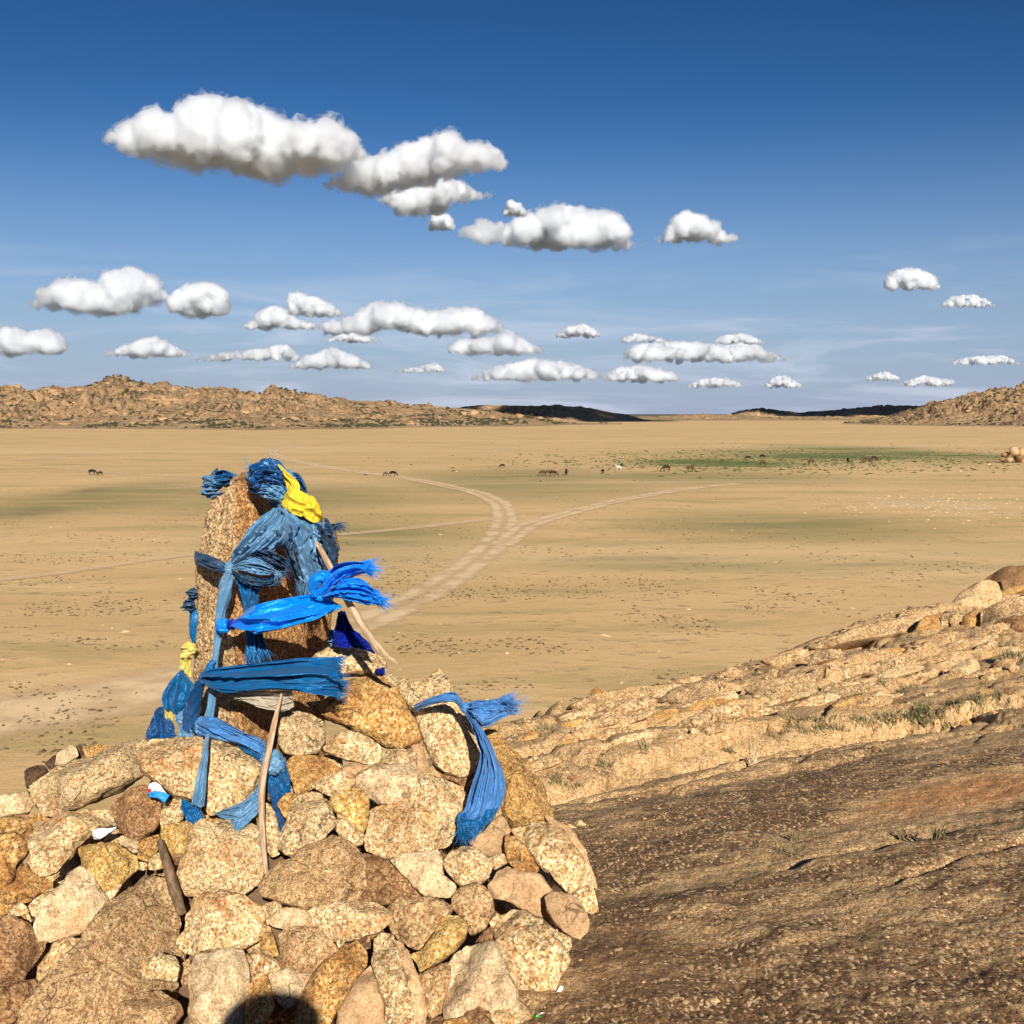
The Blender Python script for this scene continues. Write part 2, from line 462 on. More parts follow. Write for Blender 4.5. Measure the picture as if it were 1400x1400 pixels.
# the slab at the viewer's feet is coated with dark desert varnish, the ledge beyond it is fresh
nearslab = blob(t, vec, 1.6, 3.9, 3.6, 2.9, 0.45, 0.45)
pale1 = blob(t, vec, 1.15, 4.15, 0.95, 0.22, 0.32, 0.9)
pale2 = blob(t, vec, 1.75, 2.95, 0.65, 0.34, 0.2, 0.9)
orange = blob(t, vec, 2.05, 4.9, 0.75, 0.40, 0.5, 0.7)
pale3 = blob(t, vec, 2.5, 6.0, 0.75, 0.3, 0.3, 0.9)
dirt = blob(t, vec, 0.33, 3.2, 0.33, 0.6, 0.2, 0.8)
k = math_(t, 'ADD', var_f, math_(t, 'MULTIPLY', nearslab, 0.105))
for p_, a_ in ((pale1, -0.24), (pale2, -0.18), (orange, -0.24), (pale3, -0.14)):
    k = math_(t, 'ADD', k, math_(t, 'MULTIPLY', p_, a_))
vfac = smooth(t, k, 0.535, 0.625, 0.0, 0.9)
c = mix(t, vfac, fresh, varn)
c = mix(t, math_(t, 'MULTIPLY', orange, smooth(t, med, 0.35, 0.6, 0.5, 1.0)), c, mix(t, 0.30, (0.62, 0.27, 0.085), c, 'MIX'))
c = mix(t, math_(t, 'MULTIPLY', smooth(t, s3.outputs[0], 0.74, 0.80), smooth(t, v3.outputs['Distance'], 0.40, 0.26)), c, (0.74, 0.56, 0.33))
# soil collected in hollows beside the cairn and along the joints
geo = N(t, 'ShaderNodeNewGeometry')
soil_n = noise(t, vec, 1.3, 5, 0.6, 0.4)
soil = math_(t, 'MAXIMUM', math_(t, 'MULTIPLY', dirt, smooth(t, fine, 0.35, 0.6)), smooth(t, soil_n, 0.60, 0.68, 0.0, 0.7))
c = mix(t, soil, c, mix(t, fine, (0.20, 0.115, 0.055), (0.34, 0.215, 0.115)))
c = mix(t, 1.0, c, ramp(t, fine, [(0.25, (0.72, 0.63, 0.54)), (0.75, (1.32, 1.20, 1.05))]), 'MULTIPLY')
t.links.new(c, b.inputs['Base Color'])
h = math_(t, 'ADD', math_(t, 'MULTIPLY', v1.outputs['Distance'], -0.8), s1.outputs[2])
h = math_(t, 'ADD', h, math_(t, 'MULTIPLY', s3.outputs[2], 0.6))
n1 = bump(t, noise(t, vec, 9.0, 7, 0.68), 0.9, 0.06, None)
bump(t, h, 0.9, 0.006, b, n1)
BEDROCK = m

az = np.radians(np.concatenate([np.linspace(-180, -34, 70)[:-1], np.linspace(-34, 34, 560), np.linspace(34, 180, 70)[1:]]))
rr = np.concatenate([[0.02], np.geomspace(0.6, 75.0, 620)])
A, R_ = np.meshgrid(az, rr)
X, Y = R_ * np.sin(A), R_ * np.cos(A)
Z = hill_height(X.ravel(), Y.ravel()).reshape(X.shape)
Z = np.where((np.abs(A) > 0.65) & (Y < 2), Z, Z)
Z = np.maximum(Z, PLAIN_Z - 2.0)
grid_obj('bedrock_hilltop', np.stack([X, Y, Z], 2), BEDROCK, flip=True, kind='structure')

# ------------------------------------------------------------------ the plain
m, t, b, out = new_mat('steppe_ground')
tc = N(t, 'ShaderNodeTexCoord')
vec = tc.outputs['Object']
streak = mapping(t, vec, scale=(0.28, 1.0, 1.0), rot=(0, 0, -0.08))
n_big = noise(t, streak, 0.018, 6, 0.6, 0.4)
n_med = noise(t, streak, 0.11, 6, 0.62)
n_fin = noise(t, mapping(t, vec, scale=(0.5, 1, 1)), 0.9, 6, 0.68)
n_grit = noise(t, vec, 6.0, 4, 0.6)
c = ramp(t, n_med, [(0.28, (0.52, 0.345, 0.158)), (0.5, (0.60, 0.408, 0.195)), (0.75, (0.66, 0.465, 0.238))])
c = mix(t, smooth(t, n_big, 0.42, 0.68, 0.0, 0.55), c, (0.50, 0.345, 0.155))
def gpos(px, py):
    g = G(px, py); return g.x, g.y
def gell(x0, x1, y0, y1):
    """ellipse on the plain spanning a pixel box"""
    xc, yc = (x0 + x1) / 2, (y0 + y1) / 2
    far, near_ = G(xc, y0).y, G(xc, y1).y
    cyy = (far + near_) / 2
    cxx = (xc - 700) / F * cyy
    return cxx, cyy, (x1 - x0) / 2 / F * cyy, (far - near_) / 2
olive = None
for bx in ((200, 760, 700, 800), (760, 1400, 690, 760), (430, 1010, 634, 705), (-60, 300, 646, 760), (620, 1260, 640, 672), (600, 1300, 752, 790), (-100, 420, 655, 720), (100, 700, 655, 720)):
    e = blob(t, vec, *gell(*bx), 0.0, 0.85)
    olive = e if olive is None else math_(t, 'MAXIMUM', olive, e)
olive = math_(t, 'MULTIPLY', olive, smooth(t, n_med, 0.30, 0.58, 0.40, 1.0))
c = mix(t, olive, c, (0.265, 0.225, 0.088))
mott = noise(t, mapping(t, vec, scale=(0.30, 1, 1), loc=(50, 20, 0)), 0.085, 8, 0.68, 0.6)
c = mix(t, smooth(t, mott, 0.47, 0.64, 0.0, 0.7), c, (0.375, 0.285, 0.120))
green = None
for bx in ((860, 1420, 610, 641), (1150, 1420, 612, 636), (800, 1150, 622, 648), (1000, 1300, 606, 622)):
    e = blob(t, vec, *gell(*bx), 0.0, 0.8)
    green = e if green is None else math_(t, 'MAXIMUM', green, e)
green = math_(t, 'MULTIPLY', green, smooth(t, noise(t, streak, 0.06, 6, 0.65), 0.36, 0.56, 0.35, 1.0))
c = mix(t, green, c, (0.125, 0.150, 0.040))
dark = None
for bx in ((-40, 110, 690, 712), (90, 160, 664, 676), (1090, 1290, 768, 776), (720, 1000, 758, 770)):
    e = blob(t, vec, *gell(*bx), 0.0, 0.9)
    dark = e if dark is None else math_(t, 'MAXIMUM', dark, e)
c = mix(t, math_(t, 'MULTIPLY', dark, smooth(t, n_fin, 0.35, 0.65, 0.2, 0.8)), c, (0.175, 0.140, 0.065))
stony = blob(t, vec, *gell(1140, 1440, 672, 716), 0.0, 0.8)
c = mix(t, math_(t, 'MULTIPLY', stony, smooth(t, noise(t, streak, 0.5, 5, 0.7), 0.48, 0.56)), c, (0.60, 0.45, 0.28))
pale = blob(t, vec, *gell(-200, 420, 905, 1010), 0.10, 0.9)
c = mix(t, math_(t, 'MULTIPLY', pale, 0.5), c, (0.64, 0.455, 0.24))
far_pale = smooth(t, noise(t, mapping(t, vec, scale=(0.15, 1, 1)), 0.012, 5, 0.6), 0.5, 0.66, 0.0, 0.5)
c = mix(t, far_pale, c, (0.66, 0.48, 0.265))
spot = smooth(t, n_fin, 0.55, 0.66, 0.0, 0.8)
c = mix(t, math_(t, 'MULTIPLY', spot, smooth(t, n_med, 0.34, 0.58)), c, (0.23, 0.155, 0.078))
c = mix(t, 1.0, c, ramp(t, n_grit, [(0.25, (0.82, 0.785, 0.74)), (0.75, (1.15, 1.12, 1.075))]), 'MULTIPLY')
rl = N(t, 'ShaderNodeVectorMath', operation='LENGTH'); t.links.new(vec, rl.inputs[0])
c = mix(t, smooth(t, rl.outputs['Value'], 4000.0, 5600.0), c, (0.10, 0.105, 0.085))     # unseen steppe beyond the hills, darkened and greyed to cut warm bounce onto clouds
t.links.new(c, b.inputs['Base Color'])
bump(t, math_(t, 'ADD', n_fin, math_(t, 'MULTIPLY', n_grit, 0.2)), 0.35, 0.35, b)
STEPPE = m
az = np.radians(np.concatenate([np.linspace(-180, -34, 60)[:-1], np.linspace(-34, 34, 240), np.linspace(34, 180, 60)[1:]]))
rr = np.concatenate([[5.0], np.geomspace(20, 4500, 420), np.geomspace(4600, 120000, 30)])
A, R_ = np.meshgrid(az, rr)
X, Y = R_ * np.sin(A), R_ * np.cos(A)
def plain_z(x, y):
    p = np.stack([np.asarray(x, float), np.asarray(y, float), np.zeros(len(x))], 1)
    r = np.hypot(p[:, 0], p[:, 1])
    return PLAIN_Z + 0.35 * fbm(p / 60.0, 3, 77) * np.clip(1 - r / 3500, 0, 1) + 0.06 * fbm(p / 6.0, 3, 78) * np.clip(1 - r / 600, 0, 1)
Z = plain_z(X.ravel(), Y.ravel()).reshape(X.shape)
grid_obj('plain', np.stack([X, Y, Z], 2), STEPPE, flip=True, kind='structure')

# ------------------------------------------------------------------ dirt tracks
def track_mat(name, ruts, strength, edge=0.34):
    m, t, b, out = new_mat(name)
    uv = N(t, 'ShaderNodeUVMap')
    sp = N(t, 'ShaderNodeSeparateXYZ'); t.links.new(uv.outputs[0], sp.inputs[0])
    d = math_(t, 'ABSOLUTE', math_(t, 'SUBTRACT', sp.outputs[0], 0.5))      # 0 middle .. 0.5 edge
    tc = N(t, 'ShaderNodeTexCoord')
    n1 = noise(t, tc.outputs['Object'], 0.5, 6, 0.65)
    n2 = noise(t, tc.outputs['Object'], 2.5, 4, 0.65)
    dd = math_(t, 'ADD', d, math_(t, 'MULTIPLY', math_(t, 'SUBTRACT', n1, 0.5), 0.42))
    body = smooth(t, dd, 0.47, edge)
    if ruts:
        r = smooth(t, math_(t, 'ABSOLUTE', math_(t, 'SUBTRACT', dd, 0.20)), 0.20, 0.05, 0.62, 1.0)
        body = math_(t, 'MULTIPLY', body, r)
    body = math_(t, 'MULTIPLY', body, smooth(t, noise(t, tc.outputs['Object'], 0.16, 5, 0.65), 0.30, 0.55, 0.45 * strength, strength))
    c = mix(t, n2, (0.64, 0.44, 0.235), (0.74, 0.54, 0.315))
    t.links.new(c, b.inputs['Base Color'])
    t.links.new(body, b.inputs['Alpha'])
    return m
TRACK_MAIN = track_mat('track_dust', True, 0.95)
TRACK_FAINT = track_mat('track_faint', False, 0.7)
TRACK_WIDE = track_mat('track_wide', False, 1.0, 0.12)
def track(name, pix, width, mat, dz=0.06):
    pts = [G(x, y) for x, y in pix]
    a = np.array([[p.x, p.y] for p in pts])
    # smooth resampling
    s = np.concatenate([[0], np.cumsum(np.hypot(*np.diff(a, axis=0).T))])
    n = max(12, int(s[-1] / 2.5)); n = min(n, 700)
    q = np.linspace(0, s[-1], n)
    c = np.stack([np.interp(q, s, a[:, 0]), np.interp(q, s, a[:, 1])], 1)
    for _ in range(max(3, n // 18)):
        c[1:-1] = (c[:-2] + 2 * c[1:-1] + c[2:]) / 4
    tg = np.gradient(c, axis=0); tg /= np.maximum(np.linalg.norm(tg, axis=1), 1e-6)[:, None]
    nr = np.stack([-tg[:, 1], tg[:, 0]], 1)
    W = np.array([-0.5, -0.25, 0, 0.25, 0.5])
    pts = c[:, None, :] + nr[:, None, :] * (W * width)[None, :, None]
    z = plain_z(pts[..., 0].ravel(), pts[..., 1].ravel()).reshape(pts.shape[:2]) + dz
    o = grid_obj(name, np.concatenate([pts, z[..., None]], 2), mat, kind='structure')
    uvl = o.data.uv_layers.new(name='UVMap')
    vi = np.empty(len(o.data.loops), np.int32); o.data.loops.foreach_get('vertex_index', vi)
    uv = np.stack([(W + 0.5)[vi % 5], (vi // 5) / 10.0], 1).astype(np.float32)
    uvl.data.foreach_set('uv', uv.ravel())
    return o
track('dirt_track', [(250, 926), (330, 905), (420, 880), (530, 838), (600, 800), (650, 766), (682, 736), (692, 706), (684, 688), (650, 672), (590, 660), (540, 651), (450, 640), (400, 630), (375, 622), (372, 617), (400, 611), (460, 607), (540, 603)], 6.4, TRACK_MAIN)
track('dirt_track', [(684, 745), (720, 718), (762, 705), (850, 684), (930, 670), (1010, 662)], 5.6, TRACK_MAIN, 0.09)
track('sandy_track', [(-80, 995), (60, 968), (180, 948), (300, 918), (440, 876)], 15.0, TRACK_WIDE, 0.04)
track('faint_track', [(460, 730), (560, 722), (640, 713), (690, 708)], 4.0, TRACK_FAINT, 0.08)
track('faint_track', [(-20, 793), (70, 784), (150, 772), (250, 759), (330, 748)], 2.6, TRACK_FAINT, 0.08)
track('faint_track', [(-20, 634), (60, 639), (130, 645), (250, 652), (330, 653)], 4.0, TRACK_FAINT, 0.08)
track('faint_track', [(20, 630), (90, 624), (140, 621), (250, 618)], 6.0, TRACK_FAINT, 0.08)
track('faint_track', [(230, 663), (270, 666), (300, 668)], 3.0, TRACK_FAINT, 0.08)

# ------------------------------------------------------------------ rocky hills
def hill_mat(name, tone):
    m, t, b, out = new_mat(name)
    tc = N(t, 'ShaderNodeTexCoord')
    vec = tc.outputs['Object']
    n1 = noise(t, vec, 0.02, 6, 0.62, 0.3)
    n2 = noise(t, vec, 0.16, 5, 0.68, 0.2)
    v = N(t, 'ShaderNodeTexVoronoi'); v.inputs['Scale'].default_value = 0.11
    t.links.new(mapping(t, vec, scale=(1, 1, 1.8)), v.inputs['Vector'])
    s = N(t, 'ShaderNodeSeparateColor'); t.links.new(v.outputs['Color'], s.inputs[0])
    c = ramp(t, n2, [(0.25, (0.15 * tone, 0.088 * tone, 0.044 * tone)), (0.48, (0.37 * tone, 0.225 * tone, 0.112 * tone)), (0.75, (0.50 * tone, 0.335 * tone, 0.18 * tone))])
    c = mix(t, 1.0, c, ramp(t, s.outputs[0], [(0, (0.72, 0.70, 0.68)), (1, (1.18, 1.18, 1.18))]), 'MULTIPLY')
    c = mix(t, smooth(t, n1, 0.50, 0.64, 0.0, 0.5), c, (0.20 * tone, 0.145 * tone, 0.07 * tone))
    shr = noise(t, mapping(t, vec, loc=(40, 9, 3)), 0.085, 6, 0.72)
    c = mix(t, math_(t, 'MULTIPLY', smooth(t, shr, 0.53, 0.60), smooth(t, n1, 0.36, 0.60, 0.15, 0.85)), c, (0.052, 0.042, 0.022))
    geo = N(t, 'ShaderNodeNewGeometry')
    sep = N(t, 'ShaderNodeSeparateXYZ'); t.links.new(geo.outputs['Normal'], sep.inputs[0])
    sand = math_(t, 'MULTIPLY', smooth(t, sep.outputs['Z'], 0.90, 0.985), smooth(t, n1, 0.30, 0.55, 1.0, 0.35))
    c = mix(t, sand, c, (0.46 * tone, 0.315 * tone, 0.165 * tone))
    t.links.new(c, b.inputs['Base Color'])
    bump(t, math_(t, 'ADD', n2, math_(t, 'MULTIPLY', v.outputs['Distance'], -0.6)), 1.0, 4.0, b)
    return m
HILL = hill_mat('hill_rock', 0.86)
HILL_FAR = hill_mat('hill_rock_far', 1.25)
def hill(name, crest, base, mat, depth, seed, rough, cells, nu=900, nv=110):
    """crest: skyline (px, row, metres ahead), base: foot of the hill facing us (px, metres ahead)"""
    cx = np.array([p[0] for p in crest], float); cr = np.array([p[1] for p in crest], float); cd = np.array([p[2] for p in crest], float)
    u = np.linspace(cx[0], cx[-1], nu)
    d = np.interp(u, cx, cd)
    X0 = (u - 700) / F * d
    Zc = (HORIZON - np.interp(u, cx, cr)) / F * d - PLAIN_Z          # height over the plain
    foot = np.interp(u, [p[0] for p in base], [p[1] for p in base])
    v = np.concatenate([np.linspace(-1.25, 0.15, nv), np.linspace(0.17, 1.2, 16)])
    U, V = np.meshgrid(np.arange(nu), v)
    run = np.where(V < 0, (d - foot)[U], depth)
    Y = d[U] + V * run
    X = X0[U] + V * run * (X0 / d)[U]
    prof = np.clip(1 - np.abs(V), -0.3, 1)
    prof = np.where(prof > 0, prof ** 1.15 * (1.0 - 0.12 * np.sin(prof * 6.0)), prof)
    p = np.stack([X.ravel(), Y.ravel(), np.zeros(X.size)], 1)
    n1 = fbm(p / 140.0, 5, seed).reshape(X.shape)
    n2 = fbm(p / 32.0, 4, seed + 4).reshape(X.shape)
    f1, f2, cid = worley(p / cells + 0.35 * np.stack([fbm(p / cells, 2, seed + 6), fbm(p / cells + 5, 2, seed + 7), np.zeros(X.size)], 1), seed)
    g1, g2, gid = worley(p / (cells * 0.42), seed + 3)
    blocks = (cid * 1.0 - np.clip(0.22 - (f2 - f1), 0, 1) * 3.5).reshape(X.shape)
    small = (gid * 0.8 - np.clip(0.22 - (g2 - g1), 0, 1) * 3.0).reshape(X.shape)
    h = np.clip(Zc, 2, None)[U] * prof
    amp = rough * np.clip(prof * 2.2, 0, 1) * np.clip(Zc / 55.0, 0.10, 1.2)[U]
    crestq = np.exp(-(V / 0.10) ** 2)
    rocky = np.clip(0.5 + 1.6 * fbm(p / 75.0 + 3, 3, seed + 8).reshape(X.shape), 0.12, 1.25)
    bl = 1.25 * (blocks - blocks.mean()) + 0.55 * (small - small.mean())
    layer = np.abs(fbm(np.stack([p[:, 0] / 160.0, p[:, 1] / 160.0, (h.ravel() + 2.5 * n2.ravel()) / 7.0], 1), 2, seed + 12)).reshape(X.shape)
    h = h * (1 + 0.34 * n1 * (1 - crestq)) + amp * rocky * bl * (1 - 0.5 * crestq) + amp * (0.9 * n2 - 1.6 * (layer - 0.2)) * (1 - 0.6 * crestq) - amp * 0.3
    Zz = PLAIN_Z + h - 0.4
    return grid_obj(name, np.stack([X, Y, Zz], 2), mat, flip=False, kind='structure')
ridge = hill('rocky_ridge', [(-820, 581, 1700), (-700, 565, 1710), (-520, 545, 1720), (-330, 534, 1740), (-160, 530, 1750), (0, 529, 1750), (60, 534, 1760), (110, 530, 1780), (138, 522, 1790), (152, 513, 1795), (166, 511, 1795), (182, 518, 1800), (215, 521, 1810), (250, 526, 1820), (300, 534, 1840), (358, 540, 1860), (374, 531, 1865), (396, 537, 1875), (450, 546, 1890), (520, 551, 1920), (580, 555, 1950), (640, 558, 1990), (680, 562, 2010), (720, 570, 2040), (770, 577, 2080), (850, 580, 2140)],
             [(-160, 1400), (0, 1400), (150, 1410), (350, 1300), (480, 1380), (600, 1600), (720, 1700), (850, 2000)], HILL, 260, 101, 9.5, 38.0, 1900, 120)
hill('shaded_hill', [(610, 560, 3000), (660, 554, 3000), (700, 553, 3000), (740, 555, 3000), (780, 556, 3020), (815, 560, 3040), (850, 565, 3060), (880, 573, 3080), (920, 577, 3100)], [(610, 2650), (760, 2600), (920, 2900)], HILL_FAR, 260, 131, 8.0, 30.0, 420, 60)
hill('low_hill', [(800, 573, 3600), (850, 571, 3600), (905, 569, 3600), (950, 567, 3600), (1000, 567, 3600), (1060, 569, 3650), (1130, 569, 3650), (1200, 570, 3600), (1260, 571, 3600)], [(800, 3200), (1260, 3200)], HILL, 240, 151, 22.0, 34.0, 420, 60)
hill('shaded_hill', [(985, 570, 4300), (1010, 561, 4300), (1035, 558, 4300), (1060, 561, 4300), (1090, 564, 4300), (1130, 561, 4300), (1180, 556, 4300), (1240, 555, 4300), (1300, 556, 4300), (1400, 556, 4300)], [(985, 3800), (1400, 3800)], HILL_FAR, 300, 171, 10.0, 38.0, 420, 60)
right_hill = hill('rocky_hill', [(1150, 578, 2150), (1185, 574, 2120), (1215, 568, 2100), (1245, 560, 2080), (1280, 549, 2060), (1320, 541, 2050), (1360, 533, 2040), (1400, 528, 2030), (1480, 520, 2000), (1600, 516, 1980), (1760, 530, 1960), (1950, 555, 1940), (2100, 580, 1930)], [(1150, 2050), (1240, 1800), (1330, 1700), (1400, 1650), (1600, 1600)], HILL, 260, 191, 12.0, 24.0, 1100, 100)
# ------------------------------------------------------------------ stones
RING_T = [0.32, 0.32, 0.285, 0.10, -0.12, -0.50, -0.92, -1.0]
RING_S = [0.0, 0.46, 0.875, 0.985, 1.0, 0.95, 0.55, 0.0]
RING_JT = [0.08, 0.15, 0.17, 0.09, 0.05, 0.1, 0.05, 0.0]
RING_JS = [0.0, 0.45, 0.10, 0.012, 0.0, 0.06, 0.2, 0.0]
def stone(px, mat, d, name='stone', parent=None, seed=0, nrm=None, thick=0.72, face=0.6, res=0.0075, front=1.0, chisel=8, rough=1.0, maxm=150, grow=1.012, jag_amt=1.0):
    """a solid stone whose outline (px) stands d metres ahead; it is built round its own middle"""
    rnd = random.Random(seed * 7 + 3)
    n_pix = len(px)
    cx = sum(p[0] for p in px) / n_pix; cy_ = sum(p[1] for p in px) / n_pix
    C = P(cx, cy_, d)
    view = -C.normalized()
    n = view if nrm is None else (view * face + nrm * (1 - face)).normalized()
    e1 = Vector((0, 0, 1)).cross(n).normalized(); e2 = n.cross(e1)
    poly = []
    for (x, y) in px:
        r = ray(x, y); k = C.dot(n) / r.dot(n)
        q = r * k - C
        poly.append((q.dot(e1), q.dot(e2)))
    poly = np.array(poly)
    closed = np.vstack([poly, poly[:1]])
    seg = np.hypot(*np.diff(closed, axis=0).T)
    per = seg.sum(); s = np.concatenate([[0], np.cumsum(seg)])
    M = int(min(max(per / res, 26), maxm))
    q = np.linspace(0, per, M, endpoint=False)
    ol = np.stack([np.interp(q, s, closed[:, 0]), np.interp(q, s, closed[:, 1])], 1)
    ol = 0.86 * ol + 0.07 * (np.roll(ol, 1, 0) + np.roll(ol, -1, 0))
    c0 = ol.mean(0)
    grow_m = math.sqrt(0.5 * abs(np.sum(closed[:-1, 0] * closed[1:, 1] - closed[1:, 0] * closed[:-1, 1]))) * (grow - 1) * 0.62 + 0.002
    tg = np.roll(ol, -2, 0) - np.roll(ol, 2, 0)
    on = np.stack([tg[:, 1], -tg[:, 0]], 1); on /= np.maximum(np.linalg.norm(on, axis=1), 1e-9)[:, None]
    if np.sum(on * (ol - c0)) < 0:
        on = -on
    ol = ol + on * grow_m
    # broken, uneven edge
    jag = fbm(np.concatenate([ol / 0.035, np.full((M, 1), seed * 1.7)], 1), 3, seed % 71)
    ol = ol + on * (jag * min(0.006, grow_m * 1.2))[:, None]
    area = 0.5 * abs(np.sum(closed[:-1, 0] * closed[1:, 1] - closed[1:, 0] * closed[:-1, 1]))
    size = math.sqrt(area)
    cen = ol.mean(0)
    h = size * thick
    NR = int(min(max(h * 1.7 / res, 12), 44))
    # coarse broken shape: a few rings of corners, then cut finely along straight edges
    per_k = max(5, len(poly)); kk = (q / per * per_k)
    k0 = np.floor(kk).astype(int) % per_k; kf = kk - np.floor(kk); k1 = (k0 + 1) % per_k
    NC = len(RING_T)
    jt = np.array([[rnd.uniform(-1, 1) for _ in range(per_k)] for _ in range(NC)])
    js = np.array([[rnd.uniform(-1, 1) for _ in range(per_k)] for _ in range(NC)])
    T = np.array(RING_T)[:, None] + jt * np.array(RING_JT)[:, None] * jag_amt
    S = np.array(RING_S)[:, None] * (1 + js * np.array(RING_JS)[:, None] * jag_amt)
    T[0] = T[0].mean(); S[0] = 0; S[-1] = 0; T[-1] = T[-1].mean()
    Tc = T[:, k0] * (1 - kf) + T[:, k1] * kf
    Sc = S[:, k0] * (1 - kf) + S[:, k1] * kf
    Tc = np.where(Tc > 0, Tc * front, Tc)
    rp = np.linspace(0, NC - 1, NR); r0 = np.clip(np.floor(rp).astype(int), 0, NC - 2); rf = (rp - r0)[:, None]
    rt = Tc[r0] * (1 - rf) + Tc[r0 + 1] * rf; rs = Sc[r0] * (1 - rf) + Sc[r0 + 1] * rf
    V = np.concatenate([cen + (ol - cen)[None] * rs[..., None], (rt * h)[..., None]], 2)
    V = V.reshape(-1, 3)
    # wedge the front face
    gx, gy = rnd.uniform(-0.35, 0.35), rnd.uniform(-0.15, 0.45)
    f = np.clip((V[:, 2] / h + 0.1) / 0.45, 0, 1)
    V[:, 2] += f * ((V[:, 0] - cen[0]) * gx * 0.5 + (V[:, 1] - cen[1]) * -gy * 0.5)
    # chipped facets
    for _ in range(chisel):
        a = rnd.uniform(0, 2 * math.pi); l = rnd.uniform(0.1, 1.5)
        pn = np.array([math.cos(a) * l, math.sin(a) * l, 1.0]); pn /= np.linalg.norm(pn)
        dd = (V - np.array([cen[0], cen[1], 0])) @ pn
        lim = dd.max() * rnd.uniform(0.55, 0.86)
        over = np.clip(dd - lim, 0, None)
        # break the face away towards the back, so that the outline stays
        V[:, 2] -= np.minimum(over / max(pn[2], 0.35), np.clip(V[:, 2] + 0.30 * h, 0, None)) * 0.97
    W = V[:, 0:1] * np.array(e1)[None] + V[:, 1:2] * np.array(e2)[None] + V[:, 2:3] * np.array(n)[None]
    g = V - np.array([cen[0], cen[1], -0.3 * h]); g /= np.maximum(np.linalg.norm(g, axis=1), 1e-6)[:, None]
    gw = g[:, 0:1] * np.array(e1)[None] + g[:, 1:2] * np.array(e2)[None] + g[:, 2:3] * np.array(n)[None]
    o_ = rnd.uniform(0, 90)
    nz = fbm(W / (size * 0.45) + o_, 3, seed % 97) * size * 0.018
    w1, w2, wid = worley(W / (size * 0.42) + o_, seed % 61)
    rid = 1 - 2 * np.abs(fbm(W / (size * 0.22) + o_ + 7, 3, seed % 89 + 3))
    nz = nz + rid * size * 0.024 + (wid - 0.5) * size * 0.055 * np.clip((w2 - w1) / 0.12, 0, 1) - 0.012 * size * (w2 - w1 < 0.03) + fbm(W / 0.022 + o_, 3, seed % 83 + 9) * 0.0042 * rough * min(1.0, size / 0.06)
    fall = np.clip((V[:, 2] / h + 0.55) / 0.5, 0.25, 1.0)
    W = W + gw * (nz * fall)[:, None]
    faces = []
    for i in range(NR - 1):
        for j in range(M):
            k = (j + 1) % M
            a, b_, c_, e_ = i * M + j, i * M + k, (i + 1) * M + k, (i + 1) * M + j
            faces.append((a, e_, c_, b_))
    me = bpy.data.meshes.new(name)
    me.from_pydata(W.tolist(), [], faces)
    bm = bmesh.new(); bm.from_mesh(me)
    bmesh.ops.remove_doubles(bm, verts=bm.verts, dist=size * 0.004)
    bmesh.ops.recalc_face_normals(bm, faces=bm.faces)
    bm.to_mesh(me); bm.free()
    me.shade_smooth()
    me.materials.append(ROCK[mat] if isinstance(mat, str) else mat)
    o = bpy.data.objects.new(name, me)
    COL.objects.link(o)
    o.location = C
    if parent is not None:
        o.location = C - parent.location
        o.parent = parent
    return o
def cairn_depth(px, py):
    return 3.80 - (py - 940) / 460.0 * 1.08 + 0.15 * ((px - 370) / 400.0) ** 2
CAIRN_N = Vector((0.0, -0.50, 0.86))
cairn = empty('stone_cairn', (-0.62, 3.35, -1.62))
tag(cairn, 'heaped cairn of rough cream and ochre granite stones around the standing stone', 'cairn')
